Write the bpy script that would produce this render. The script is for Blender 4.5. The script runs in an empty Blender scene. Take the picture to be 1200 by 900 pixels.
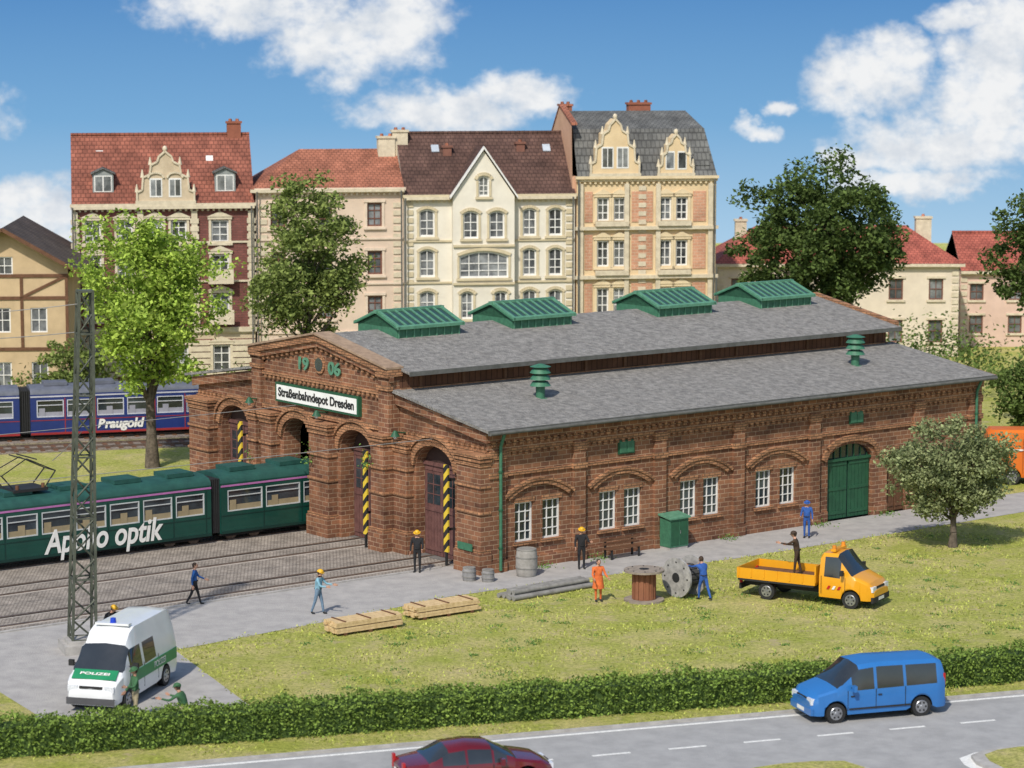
import bpy, bmesh, math, random, numpy as np
from mathutils import Vector, Matrix
random.seed(7); np.random.seed(7)
V=Vector
scene=bpy.context.scene
COL=scene.collection
# ------------------------------------------------------------------ materials
MATS={}
def M(name,c,c2=None,scale=3.0,rough=.8,metal=0,bump=0,bscale=None,spec=.4,coat=0,island=0,trans=0,detail=5,bdist=.05):
    if name in MATS: return MATS[name]
    m=bpy.data.materials.new(name); m.use_nodes=True; nt=m.node_tree; n=nt.nodes; l=nt.links
    b=n['Principled BSDF']; b.inputs['Roughness'].default_value=rough; b.inputs['Metallic'].default_value=metal
    b.inputs['Specular IOR Level'].default_value=spec; b.inputs['Coat Weight'].default_value=coat
    tc=n.new('ShaderNodeTexCoord')
    if c2 is None: c2=tuple(x*.82 for x in c)
    no=n.new('ShaderNodeTexNoise'); no.inputs['Scale'].default_value=scale; no.inputs['Detail'].default_value=detail
    no.inputs['Roughness'].default_value=.65
    l.new(tc.outputs['Object'],no.inputs['Vector'])
    r=n.new('ShaderNodeValToRGB'); r.color_ramp.elements[0].position=.36; r.color_ramp.elements[1].position=.64
    r.color_ramp.elements[0].color=(*c2,1); r.color_ramp.elements[1].color=(*c,1)
    l.new(no.outputs['Fac'],r.inputs['Fac']); out=r.outputs['Color']
    if island:
        g=n.new('ShaderNodeNewGeometry'); mr=n.new('ShaderNodeMapRange'); mr.inputs['To Min'].default_value=1-island; mr.inputs['To Max'].default_value=1+island
        l.new(g.outputs['Random Per Island'],mr.inputs['Value'])
        mx=n.new('ShaderNodeVectorMath'); mx.operation='SCALE'; l.new(out,mx.inputs[0]); l.new(mr.outputs['Result'],mx.inputs['Scale']); out=mx.outputs['Vector']
    l.new(out,b.inputs['Base Color'])
    if bump:
        n2=n.new('ShaderNodeTexNoise'); n2.inputs['Scale'].default_value=bscale or scale*8; n2.inputs['Detail'].default_value=4
        l.new(tc.outputs['Object'],n2.inputs['Vector'])
        bp=n.new('ShaderNodeBump'); bp.inputs['Strength'].default_value=bump; bp.inputs['Distance'].default_value=bdist
        l.new(n2.outputs['Fac'],bp.inputs['Height']); l.new(bp.outputs['Normal'],b.inputs['Normal'])
    if trans:
        t=n.new('ShaderNodeBsdfTranslucent'); l.new(out,t.inputs['Color']); ms=n.new('ShaderNodeMixShader'); ms.inputs[0].default_value=trans
        l.new(b.outputs[0],ms.inputs[1]); l.new(t.outputs[0],ms.inputs[2]); l.new(ms.outputs[0],n['Material Output'].inputs['Surface'])
    MATS[name]=m; return m
def BR(name,c1,c2,mortar,bw=.5,bh=.17,plane='wall',ms=.02,rough=.85,bump=.6,nmix=.5,nscale=.7):
    m=bpy.data.materials.new(name); m.use_nodes=True; nt=m.node_tree; n=nt.nodes; l=nt.links
    b=n['Principled BSDF']; b.inputs['Roughness'].default_value=rough; b.inputs['Specular IOR Level'].default_value=.25
    tc=n.new('ShaderNodeTexCoord'); sp=n.new('ShaderNodeSeparateXYZ'); l.new(tc.outputs['Object'],sp.inputs[0])
    cb=n.new('ShaderNodeCombineXYZ')
    if plane=='wall':
        ad=n.new('ShaderNodeMath'); l.new(sp.outputs['X'],ad.inputs[0]); l.new(sp.outputs['Y'],ad.inputs[1])
        l.new(ad.outputs[0],cb.inputs['X']); l.new(sp.outputs['Z'],cb.inputs['Y'])
    else:
        l.new(sp.outputs['X'],cb.inputs['X']); l.new(sp.outputs['Y'],cb.inputs['Y'])
    bt=n.new('ShaderNodeTexBrick'); bt.inputs['Scale'].default_value=1; bt.inputs['Brick Width'].default_value=bw; bt.inputs['Row Height'].default_value=bh
    bt.inputs['Mortar Size'].default_value=ms; bt.inputs['Mortar Smooth'].default_value=.3
    bt.inputs['Color1'].default_value=(*c1,1); bt.inputs['Color2'].default_value=(*c2,1); bt.inputs['Mortar'].default_value=(*mortar,1)
    l.new(cb.outputs[0],bt.inputs['Vector'])
    no=n.new('ShaderNodeTexNoise'); no.inputs['Scale'].default_value=nscale; no.inputs['Detail'].default_value=8; no.inputs['Roughness'].default_value=.72
    l.new(tc.outputs['Object'],no.inputs['Vector'])
    mr=n.new('ShaderNodeMapRange'); mr.inputs['From Min'].default_value=.3; mr.inputs['From Max'].default_value=.7; mr.inputs['To Min'].default_value=1-nmix*.6; mr.inputs['To Max'].default_value=1+nmix*.6
    l.new(no.outputs['Fac'],mr.inputs['Value'])
    mx=n.new('ShaderNodeVectorMath'); mx.operation='SCALE'; l.new(bt.outputs['Color'],mx.inputs[0]); l.new(mr.outputs['Result'],mx.inputs['Scale'])
    l.new(mx.outputs['Vector'],b.inputs['Base Color'])
    bp=n.new('ShaderNodeBump'); bp.inputs['Strength'].default_value=bump; bp.inputs['Distance'].default_value=.03; bp.invert=True
    l.new(bt.outputs['Fac'],bp.inputs['Height']); l.new(bp.outputs['Normal'],b.inputs['Normal'])
    MATS[name]=m; return m
def STR(name,ca,cb_,period=.55):
    m=bpy.data.materials.new(name); m.use_nodes=True; n=m.node_tree.nodes; l=m.node_tree.links
    tc=n.new('ShaderNodeTexCoord'); sp=n.new('ShaderNodeSeparateXYZ'); l.new(tc.outputs['Object'],sp.inputs[0])
    a=n.new('ShaderNodeMath'); a.operation='ADD'; l.new(sp.outputs['Y'],a.inputs[0]); l.new(sp.outputs['Z'],a.inputs[1])
    f=n.new('ShaderNodeMath'); f.operation='DIVIDE'; f.inputs[1].default_value=period; l.new(a.outputs[0],f.inputs[0])
    g=n.new('ShaderNodeMath'); g.operation='FRACT'; l.new(f.outputs[0],g.inputs[0])
    h=n.new('ShaderNodeMath'); h.operation='GREATER_THAN'; h.inputs[1].default_value=.5; l.new(g.outputs[0],h.inputs[0])
    mx=n.new('ShaderNodeMix'); mx.data_type='RGBA'; mx.inputs['A'].default_value=(*ca,1); mx.inputs['B'].default_value=(*cb_,1); l.new(h.outputs[0],mx.inputs['Factor'])
    l.new(mx.outputs['Result'],n['Principled BSDF'].inputs['Base Color']); MATS[name]=m; return m
# ------------------------------------------------------------------ mesh builder
def empty(name,loc=(0,0,0),rz=0):
    e=bpy.data.objects.new(name,None); COL.objects.link(e); e.location=loc; e.rotation_euler=(0,0,rz); e.empty_display_size=.5; return e
class MB:
    def __init__(s): s.v=[];s.f=[];s.m=[];s.mats=[];s.sm=[]
    def mi(s,mat):
        if mat not in s.mats: s.mats.append(mat)
        return s.mats.index(mat)
    def add(s,vs,fs,mat,smooth=False):
        o=len(s.v); s.v+= [tuple(p) for p in vs]; k=s.mi(mat)
        for f in fs: s.f.append(tuple(i+o for i in f)); s.m.append(k); s.sm.append(smooth)
    def pbox(s,o,a,b,c,mat):
        o=V(o);a=V(a);b=V(b);c=V(c)
        if a.cross(b).dot(c)<0: a,b=b,a
        p=[o,o+a,o+a+b,o+b,o+c,o+a+c,o+a+b+c,o+b+c]
        s.add(p,[(3,2,1,0),(4,5,6,7),(0,1,5,4),(1,2,6,5),(2,3,7,6),(3,0,4,7)],mat)
    def box(s,x0,y0,z0,x1,y1,z1,mat): s.pbox((x0,y0,z0),(x1-x0,0,0),(0,y1-y0,0),(0,0,z1-z0),mat)
    def wb(s,W,x0,x1,z0,z1,d0,d1,mat):
        O,U,N=W; s.pbox(O+U*x0+V((0,0,z0))+N*d0,U*(x1-x0),N*(d1-d0),V((0,0,z1-z0)),mat)
    def beam(s,p0,p1,w,h,mat,up=(0,0,1)):
        p0=V(p0);p1=V(p1);d=p1-p0; u=V(up); sd=d.cross(u)
        if sd.length<1e-6: sd=d.cross(V((1,0,0)))
        sd.normalize(); u=sd.cross(d).normalized()
        s.pbox(p0-sd*w/2-u*h/2,d,sd*w,u*h,mat)
    def cyl(s,p0,p1,r0,r1,mat,n=12,caps=True,smooth=True):
        p0=V(p0);p1=V(p1);d=(p1-p0).normalized(); a=d.orthogonal().normalized(); b=d.cross(a)
        vs=[]
        for p,r in((p0,r0),(p1,r1)):
            for i in range(n):
                t=2*math.pi*i/n; vs.append(p+a*math.cos(t)*r+b*math.sin(t)*r)
        s.add(vs,[(i,(i+1)%n,n+(i+1)%n,n+i) for i in range(n)],mat,smooth)
        if caps:
            s.add(vs[:n],[tuple(range(n))[::-1]],mat); s.add(vs[n:],[tuple(range(n))],mat)
    def tube(s,pts,rs,mat,n=6):
        for i in range(len(pts)-1): s.cyl(pts[i],pts[i+1],rs[i],rs[i+1],mat,n)
    def sph(s,c,r,mat,nu=12,nv=8,z0=-1,z1=1):
        c=V(c); vs=[];fs=[]
        a0=math.asin(z0);a1=math.asin(z1)
        for j in range(nv+1):
            a=a0+(a1-a0)*j/nv
            for i in range(nu):
                t=2*math.pi*i/nu; vs.append((c.x+r[0]*math.cos(a)*math.cos(t),c.y+r[1]*math.cos(a)*math.sin(t),c.z+r[2]*math.sin(a)))
        for j in range(nv):
            for i in range(nu):
                fs.append((j*nu+i,j*nu+(i+1)%nu,(j+1)*nu+(i+1)%nu,(j+1)*nu+i))
        s.add(vs,fs,mat,True)
    def obj(s,name,parent=None,bevel=0,loc=None,rz=0):
        me=bpy.data.meshes.new(name); me.from_pydata(s.v,[],s.f)
        for m in s.mats: me.materials.append(m)
        me.polygons.foreach_set('material_index',s.m); me.polygons.foreach_set('use_smooth',s.sm); me.update()
        o=bpy.data.objects.new(name,me); COL.objects.link(o)
        if parent: o.parent=parent
        if loc is not None: o.location=loc; o.rotation_euler=(0,0,rz)
        if bevel:
            b=o.modifiers.new('b','BEVEL'); b.width=bevel; b.segments=2; b.limit_method='ANGLE'; b.angle_limit=math.radians(50)
        return o
def wall(mb,W,x0,x1,hf,ops,mat,depth=.25,zb=0,brk=(),rev=None):
    O,U,N=W; rev=rev or mat
    P=lambda x,z,d=0:O+U*x+V((0,0,z))+N*d
    def top(o,x):
        if o[4]<=0: return o[3]
        t=(x-(o[0]+o[1])/2)/((o[1]-o[0])/2); t=max(-1,min(1,t))
        return o[3]+o[4]*((1-t*t)**.5 if o[4]>.5*(o[1]-o[0])/2 else 1-t*t)
    xs={x0,x1,*brk}
    for o in ops:
        xs|={o[0],o[1]}
        if o[4]>0:
            for i in range(1,12):
                xs.add((o[0]+o[1])/2-(o[1]-o[0])/2*math.cos(math.pi*i/12))
    xs=sorted(x for x in xs if x0-1e-6<=x<=x1+1e-6)
    flip=U.cross(V((0,0,1))).dot(N)<0
    def q(a,b,c,d,m):
        mb.add([a,b,c,d],[(3,2,1,0) if flip else (0,1,2,3)],m)
    for a,b in zip(xs[:-1],xs[1:]):
        if b-a<1e-5: continue
        mid=(a+b)/2; cov=sorted([o for o in ops if o[0]<mid<o[1]],key=lambda o:o[2])
        ca=cb=zb
        for o in cov:
            if o[2]>ca+1e-6: q(P(a,ca),P(b,cb),P(b,o[2]),P(a,o[2]),mat)
            ca,cb=top(o,a),top(o,b)
            q(P(a,ca),P(b,cb),P(b,cb,-depth),P(a,ca,-depth),rev)
            q(P(a,o[2],-depth),P(b,o[2],-depth),P(b,o[2]),P(a,o[2]),rev)
        q(P(a,ca),P(b,cb),P(b,hf(b)),P(a,hf(a)),mat)
    for o in ops:
        q(P(o[0],o[2]),P(o[0],o[3]),P(o[0],o[3],-depth),P(o[0],o[2],-depth),rev)
        q(P(o[1],o[2],-depth),P(o[1],o[3],-depth),P(o[1],o[3]),P(o[1],o[2]),rev)
def archband(mb,W,x0,x1,zs,rise,th,d,mat,n=14,d0=0):
    O,U,N=W; pts=[]
    for i in range(n+1):
        t=-1+2*i/n; x=(x0+x1)/2+(x1-x0)/2*t; z=zs+rise*((1-t*t)**.5 if rise>.5*(x1-x0)/2 else (1-t*t)); pts.append((x,z))
    for i in range(n):
        (xa,za),(xb,zb)=pts[i],pts[i+1]
        a=O+U*xa+V((0,0,za)); b=O+U*xb+V((0,0,zb)); dirv=(b-a); up=N.cross(dirv).normalized()
        if up.z<0: up=-up
        mb.pbox(a+N*d0,dirv*(1.02),N*(d-d0),up*th,mat)
def window(mb,W,x0,x1,z0,z1,fm,gm,cols=2,rows=2,d=-.12,fw=.07,bar=.035,rise=0,tr=None):
    O,U,N=W
    if rise:
        n=10; P=lambda x,z:O+U*x+V((0,0,z))+N*(d-.03)
        pts=[P(x0,z0),P(x1,z0)]
        for i in range(n+1):
            t=1-2*i/n; pts.append(P((x0+x1)/2+(x1-x0)/2*t,z1+rise*(1-t*t)**(.5 if rise>.25*(x1-x0) else 1)))
        mb.add(pts,[tuple(range(len(pts)))],gm)
        archband(mb,(O,U,N),x0+fw*.4,x1-fw*.4,z1-fw,rise,fw*1.2,d+.02,fm,d0=d-.02)
    else: mb.wb(W,x0+.01,x1-.01,z0+.01,z1-.01,d-.05,d-.03,gm)
    mb.wb(W,x0,x0+fw,z0,z1,d-.025,d+.03,fm); mb.wb(W,x1-fw,x1,z0,z1,d-.025,d+.03,fm)
    mb.wb(W,x0+fw,x1-fw,z0,z0+fw,d-.025,d+.03,fm)
    if not rise: mb.wb(W,x0+fw,x1-fw,z1-fw,z1,d-.025,d+.03,fm)
    for i in range(1,cols):
        x=x0+(x1-x0)*i/cols; mb.wb(W,x-bar/2,x+bar/2,z0+fw,z1-(0 if rise else fw)+rise*.9,d-.022,d+.022,fm)
    for i in range(1,rows):
        z=z0+(z1-z0)*i/rows
        if tr is not None and i==rows-1: z=z0+(z1-z0)*tr
        mb.wb(W,x0+fw,x1-fw,z-bar/2,z+bar/2,d-.019,d+.019,fm)
def text(name,s,size,loc,X,Yv,Z,mat,parent,ext=.015,align='CENTER',sx=1,shear=0,offset=0):
    c=bpy.data.curves.new(name,'FONT'); c.body=s; c.size=size; c.extrude=ext; c.align_x=align; c.align_y='CENTER'; c.shear=shear; c.offset=offset
    c.materials.append(mat); o=bpy.data.objects.new(name,c); COL.objects.link(o); o.parent=parent
    m=Matrix((V(X)*sx,V(Yv),V(Z))).transposed().to_4x4(); m.translation=V(loc); o.matrix_basis=m; return o
def quads(name,C,size,mat,parent=None,aspect=.6):
    C=np.asarray(C,dtype=float); n=len(C); s=np.asarray(size)
    if s.ndim==0: s=np.full(n,float(s))
    a=np.random.normal(size=(n,3)); a[:,2]=np.abs(a[:,2])+.35; a/=np.linalg.norm(a,axis=1)[:,None]
    b=np.random.normal(size=(n,3)); b=np.cross(a,b); b/=np.linalg.norm(b,axis=1)[:,None]; c=np.cross(a,b)
    b*=s[:,None]; c*=s[:,None]*aspect
    v=np.stack([C-b,C-c*.9+b*.1,C+b,C+c],1).reshape(-1,3)
    f=np.arange(4*n).reshape(n,4)
    me=bpy.data.meshes.new(name); me.from_pydata(v.tolist(),[],f.tolist()); me.materials.append(mat)
    o=bpy.data.objects.new(name,me); COL.objects.link(o)
    if parent: o.parent=parent
    return o
Z=V((0,0,1))
# ------------------------------------------------------------------ common mats
brick=BR('depot_brick',(.245,.112,.058),(.135,.060,.036),(.32,.21,.135),.46,.2,ms=.018,bump=.6,nmix=.95,nscale=.5)
brick2=BR('depot_brick_trim',(.40,.205,.105),(.28,.135,.07),(.14,.08,.045),.30,.12,nmix=.7,nscale=1.2)
rooftar=M('roof_felt',(.315,.300,.275),(.165,.158,.148),3.4,.95,bump=1,bscale=13,spec=.12,detail=12,bdist=.1)
white=M('white_paint',(.75,.74,.70),(.65,.64,.60),4,.5)
cream=M('cream_trim',(.64,.56,.41),(.50,.43,.31),3,.8)
glass=M('window_glass',(.045,.06,.07),(.015,.02,.025),.8,.08,spec=.8,island=.5)
glassl=M('house_glass',(.22,.23,.23),(.06,.065,.07),1.1,.12,spec=.8,island=.6)
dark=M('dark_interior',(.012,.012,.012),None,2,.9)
green=M('green_paint',(.052,.175,.098),(.035,.12,.07),5,.55)
lgreen=M('skylight_bar_green',(.11,.27,.17),(.07,.19,.12),5,.55)
dgreen=M('dark_green_paint',(.02,.095,.045),(.015,.07,.035),3,.55)
steel=M('rail_steel',(.20,.15,.12),(.12,.085,.065),6,.45,metal=.4)
black=M('black_rubber',(.02,.02,.02),None,6,.7)
chrome=M('bare_metal',(.45,.46,.48),(.3,.3,.32),6,.35,metal=.8)
concrete=M('concrete',(.42,.40,.37),(.30,.285,.265),2.5,.9,bump=.3)
wood=M('raw_timber',(.68,.50,.27),(.50,.35,.17),6,.75)
brownw=M('brown_timber',(.15,.07,.035),(.10,.045,.02),4,.7)
maroon=M('door_maroon',(.15,.07,.06),(.10,.045,.04),3,.65)
redglow=M('lamp_red',(.45,.02,.02),None,3,.25); amber=M('lamp_amber',(.7,.25,.03),None,3,.25); lampw=M('lamp_clear',(.75,.77,.8),(.5,.52,.55),20,.12,spec=.9)
# ------------------------------------------------------------------ ground
def ground_mat():
    m=bpy.data.materials.new('lawn_ground'); m.use_nodes=True; n=m.node_tree.nodes; l=m.node_tree.links
    b=n['Principled BSDF']; b.inputs['Roughness'].default_value=.95; b.inputs['Specular IOR Level'].default_value=.1
    tc=n.new('ShaderNodeTexCoord')
    def noise(s,d=6,r=.6):
        x=n.new('ShaderNodeTexNoise'); x.inputs['Scale'].default_value=s; x.inputs['Detail'].default_value=d; x.inputs['Roughness'].default_value=r; l.new(tc.outputs['Object'],x.inputs['Vector']); return x.outputs['Fac']
    def ramp(f,a,b_,p0,p1):
        r=n.new('ShaderNodeValToRGB'); r.color_ramp.elements[0].position=p0; r.color_ramp.elements[1].position=p1; r.color_ramp.elements[0].color=(*a,1); r.color_ramp.elements[1].color=(*b_,1); l.new(f,r.inputs['Fac']); return r.outputs['Color']
    base=ramp(noise(.35,8,.75),(.40,.43,.095),(.60,.53,.23),.40,.62)
    sp=ramp(noise(6,7,.9),(.42,.46,.36),(1.25,1.22,1.15),.38,.60)
    mu=n.new('ShaderNodeMix'); mu.data_type='RGBA'; mu.blend_type='MULTIPLY'; mu.inputs['Factor'].default_value=1; l.new(base,mu.inputs['A']); l.new(sp,mu.inputs['B'])
    pk=ramp(noise(.9,8,.8),(0,0,0),(.85,.85,.85),.54,.66)
    mx=n.new('ShaderNodeMix'); mx.data_type='RGBA'; l.new(pk,mx.inputs['Factor']); l.new(mu.outputs['Result'],mx.inputs['A']); mx.inputs['B'].default_value=(.50,.40,.25,1)
    l.new(mx.outputs['Result'],b.inputs['Base Color'])
    bp=n.new('ShaderNodeBump'); bp.inputs['Strength'].default_value=1; bp.inputs['Distance'].default_value=.1; l.new(noise(10,5,.8),bp.inputs['Height']); l.new(bp.outputs['Normal'],b.inputs['Normal'])
    return m
lawnm=ground_mat()
mb=MB(); mb.add([(-2500,-300,0),(2500,-300,0),(2500,4000,0),(-2500,4000,0)],[(0,1,2,3)],lawnm); mb.obj('ground')
A0=V((-.99,107.7,0)); ROT=math.radians(37.5)
def dl(L,w,z=0):
    c,s=math.cos(ROT),math.sin(ROT); return V((A0.x+L*c-w*s,A0.y+L*s+w*c,z))
cob=BR('cobbles',(.37,.325,.275),(.27,.235,.20),(.17,.145,.12),.17,.13,'floor',.022,.85,.7,.7,1.1)
pave=M('pavement_asphalt',(.40,.38,.355),(.31,.295,.28),1.4,.9,bump=.5,bscale=18,detail=10)
roadm=M('road_asphalt',(.35,.345,.335),(.28,.277,.27),1.1,.9,bump=.4,bscale=25,detail=10)
ballast=M('ballast',(.30,.25,.21),(.13,.11,.09),9,.95,bump=1,bscale=12)
mb=MB(); mb.box(-60,2.2,0,.0,26,.016,cob); mb.box(0.02,1.4,0,29.3,22,.03,M('shed_floor',(.15,.14,.13),None,2,.9)); mb.obj('cobbled_yard',loc=A0,rz=ROT)
mb=MB()
pp=[dl(-60,2.2),dl(0,2.2),dl(0,0),dl(60,0),dl(60,-3.6),dl(31,-3.7),dl(20,-3.9),dl(10,-3.9),dl(0,-3.0),dl(-4,-2.8),dl(-9,-3.5),V((-12.2,93.7,0)),V((-8.6,85.4,0)),V((-10,82.8,0)),V((-15.2,82.0,0)),V((-15.6,84.5,0)),V((-17.3,87.4,0)),V((-22,89.8,0)),V((-40,84,0)),dl(-60,-10)]
mb.add([p+V((0,0,.008)) for p in pp],[tuple(range(len(pp)))[::-1]],pave); mb.obj('pavement')
slabm=M('track_slab',(.46,.41,.355),(.35,.31,.265),3,.85,bump=.4)
mb=MB()
for wc in (3.7,8.9,13.6,19.6):
    for s in (-.72,.72):
        mb.box(-60,wc+s-.24,.0,1.2,wc+s+.24,.022,slabm)
        mb.box(-60,wc+s-.075,.0,1.5,wc+s+.075,.06,steel)
        g=wc+s+.115*(-1 if s>0 else 1); mb.box(-60,g-.035,.0,1.5,g+.035,.028,black)
mb.obj('tram_rails',loc=A0,rz=ROT)
mb=MB(); mb.box(-60,2.03,0,-.9,2.2,.06,concrete); mb.obj('kerb',loc=A0,rz=ROT)
# road
RO=V((6.7,80.75,0)); RR=math.atan(.33)
mb=MB(); mb.box(-120,-14,0,120,2.9,.012,roadm); mb.obj('road',loc=RO,rz=RR)
wp=M('road_paint',(.78,.77,.73),(.56,.56,.53),9,.7,detail=9)
mb=MB(); mb.box(-120,2.53,.012,120,2.68,.018,wp)
for i in range(60):
    s=-4.45+ (i-30)*2.53; mb.box(s,-.06,.012,s+1.25,.06,.018,wp)
mb.obj('road_markings',loc=RO,rz=RR)
mb=MB(); mb.box(-120,2.9,0,120,3.02,.10,concrete); mb.obj('road_kerb',loc=RO,rz=RR)
def island(name,pts):
    mb=MB(); n=len(pts); c=sum((V(p) for p in pts),V((0,0)))/n
    for sc,z,mt in((1.06,.016,wp),(1.0,.12,concrete),(.93,.14,lawnm)):
        P=[((p[0]-c.x)*sc+c.x,(p[1]-c.y)*sc+c.y) for p in pts]
        vs=[(x,y,0) for x,y in P]+[(x,y,z) for x,y in P]
        mb.add(vs,[tuple(range(n,2*n))]+[(i,(i+1)%n,n+(i+1)%n,n+i) for i in range(n)],mt)
    mb.obj(name,loc=RO,rz=RR)
island('traffic_island',[(6.3,-4.6),(6.5,-3.9),(7.2,-3.5),(8,-3.4),(30,-3.4),(30,-9),(8,-9),(7,-8.6),(6.4,-7.5)])
island('traffic_island',[(-1.2,-3.6),(-.6,-3.15),(.5,-2.95),(1.6,-3.0),(2.6,-3.3),(2.9,-4.2),(2.4,-5.5),(.5,-6.2),(-1.2,-5)])
# ------------------------------------------------------------------ hedge
hp=[(-40,72.4),(-30,74.9),(-15.66,79.0),(9.2,86.0),(17.6,88.9),(40,97)]
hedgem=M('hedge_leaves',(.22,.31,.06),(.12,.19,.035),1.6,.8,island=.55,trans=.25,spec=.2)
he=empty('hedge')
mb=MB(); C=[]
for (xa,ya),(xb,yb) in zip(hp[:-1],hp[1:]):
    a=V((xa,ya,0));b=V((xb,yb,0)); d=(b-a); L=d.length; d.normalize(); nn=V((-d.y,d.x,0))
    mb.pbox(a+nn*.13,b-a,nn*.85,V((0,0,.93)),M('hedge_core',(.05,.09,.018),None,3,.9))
    N=int(L*900)
    t=np.random.rand(N)*L; k=np.random.rand(N)
    per=k*2.75; y=np.where(per<1.08,0,np.where(per<2.13,per-1.08,1.05)); z=np.where(per<1.08,per,np.where(per<2.13,1.08,1.08-(per-2.13)))
    y=y+np.random.normal(0,.07,N)+.06*np.sin(t*3.7); z=z+np.random.normal(0,.065,N)+.06*np.sin(t*2.3)+.05*np.sin(t*5.1)
    z=np.where((z>.95)&((y<.12)|(y>.95)),z-.08,z)
    for i in range(N):
        C.append((a.x+d.x*t[i]+nn.x*y[i],a.y+d.y*t[i]+nn.y*y[i],max(.03,z[i])))
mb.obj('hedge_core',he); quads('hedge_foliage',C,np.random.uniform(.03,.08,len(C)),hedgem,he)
# ------------------------------------------------------------------ DEPOT
DE=empty('tram_depot',A0,ROT)
DL,DW=29.5,23.1; N0,N1,NC=6.3,17.3,11.8
Ws=(V((0,0,0)),V((1,0,0)),V((0,-1,0)))
Wf=(V((0,0,0)),V((0,1,0)),V((-1,0,0)))
Wn=(V((-.4,0,0)),V((0,1,0)),V((-1,0,0)))
pairs=[(1.88,3.34),(6.42,7.8),(10.99,12.34),(15.47,16.94)]
ops=[]
for a,b in pairs:
    for c in (a,b): ops.append((c-.48,c+.48,1.12,2.8,0))
ops.append((19.45,22.35,0,2.75,.75))
ops.append((23.3,24.6,0,2.4,.4))
mb=MB()
wall(mb,Ws,0,DL,lambda x:5.9,ops,brick,.3)
pil=[.0,4.45,8.95,13.55,18.2,24.95,28.7]
for i,p in enumerate(pil):
    w=.8 if i in(0,6) else .62
    mb.wb(Ws,p,p+w,.5,5.15,0,.16,brick); mb.wb(Ws,p-.06,p+w+.06,3.95,4.2,0,.21,brick2); mb.wb(Ws,p-.04,p+w+.04,0,.5,0,.22,brick)
    mb.wb(Ws,p-.04,p+w+.04,4.75,5.1,0,.20,brick2)
segs=[]
for p0,p1 in zip(pil[:-1],pil[1:]): segs.append((p0+.62 if p0 else .8,p1))
for a,b in segs:
    if a>18 and a<19: 
        mb.wb(Ws,a,19.4,0,.5,0,.1,brick); mb.wb(Ws,22.4,23.25,0,.5,0,.1,brick)
    else: mb.wb(Ws,a+.04,b-.04,0,.5,0,.1,brick)
    mb.wb(Ws,a,b,4.0,4.13,0,.08,brick2)
    mb.wb(Ws,a,b,5.0,5.15,0,.09,brick2)
    x=a+.08
    while x<b-.2: mb.wb(Ws,x,x+.16,4.85,5.0,0,.085,brick2); x+=.33
mb.wb(Ws,-.1,DL,5.15,5.45,0,.13,brick); 
x=.05
while x<DL-.2: mb.wb(Ws,x,x+.17,5.3,5.5,.13,.24,brick2); x+=.36
mb.wb(Ws,-.12,DL,5.5,5.9,0,.26,brick)
for a,b in pairs:
    archband(mb,Ws,a-.85,b+.85,2.95,.55,.2,.12,brick2)
    archband(mb,Ws,a-1.1,b+1.1,3.02,.66,.12,.17,brick2)
    for c in(a,b):
        mb.wb(Ws,c-.6,c+.6,1.0,1.12,0,.12,brick2)
        mb.wb(Ws,c-.52,c+.52,2.8,3.0,0,.05,brick2)
archband(mb,Ws,19.25,22.55,2.8,.85,.26,.14,brick2); archband(mb,Ws,23.15,24.75,2.45,.5,.2,.12,brick2)
Wb=(V((DL,0,0)),V((0,1,0)),V((1,0,0)))
hfw=lambda y: 5.9+.9*y/N0 if y<=N0 else (6.8-.9*(y-N1)/(DW-N1) if y>=N1 else 7.8+1.0*(1-abs(y-NC)/(NC-N0)))
wall(mb,Wb,0,N0,hfw,[],brick); wall(mb,Wb,N0+.001,N1-.001,hfw,[],brick,brk=(NC,)); wall(mb,Wb,N1,DW,hfw,[],brick)
Wl=(V((0,DW,0)),V((1,0,0)),V((0,1,0)))
wall(mb,Wl,0,DL,lambda x:5.9,[],brick)
d1=(2.3,5.1,0,3.9,.95); d2=(7.7,10.3,0,4.0,.95); d3=(12.35,14.95,0,4.0,.95); d4=(18.3,21.0,0,3.9,.95)
wall(mb,Wf,0,N0,hfw,[d1],brick,.6); wall(mb,Wf,N1,DW,hfw,[d4],brick,.6)
wall(mb,Wn,N0,N1,hfw,[d2,d3],brick,.9,brk=(NC,))
mb.box(-.4,N0,0,0,N0+.02,7.8,brick); mb.box(-.4,N1-.02,0,0,N1,7.8,brick)
for d,Wx in((d1,Wf),(d4,Wf),(d2,Wn),(d3,Wn)):
    archband(mb,Wx,d[0]-.06,d[1]+.06,d[3],d[4]+.05,.3,.14,brick2,n=18)
    archband(mb,Wx,d[0]-.42,d[1]+.42,d[3]-.05,d[4]+.45,.14,.22,brick2,n=18)
def pier(Wx,a,b,h,dp):
    mb.wb(Wx,a,b,0,h,0,dp,brick)
    mb.wb(Wx,a-.08,b+.08,0,.9,0,dp+.12,brick)
    for z in (.9,2.5,3.6): mb.wb(Wx,a-.05,b+.05,z,z+.12,0,dp+.07,brick2)
    for k,z in enumerate((h-.5,h-.32,h-.14)): mb.wb(Wx,a-.04-.05*k,b+.04+.05*k,z,z+.14+.002*k,0,dp+.06+.05*k,brick2)
pier(Wf,-.16,1.5,5.0,.5); pier(Wf,5.3,6.28,4.9,.35); pier(Wn,6.32,7.3,5.1,.45); pier(Wn,10.55,12.1,5.1,.5); pier(Wn,15.3,16.2,5.1,.45); pier(Wf,17.32,18.1,4.9,.35); pier(Wf,21.4,23.2,5.0,.5)
pier(Wn,16.6,17.3,5.1,.45)
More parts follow.
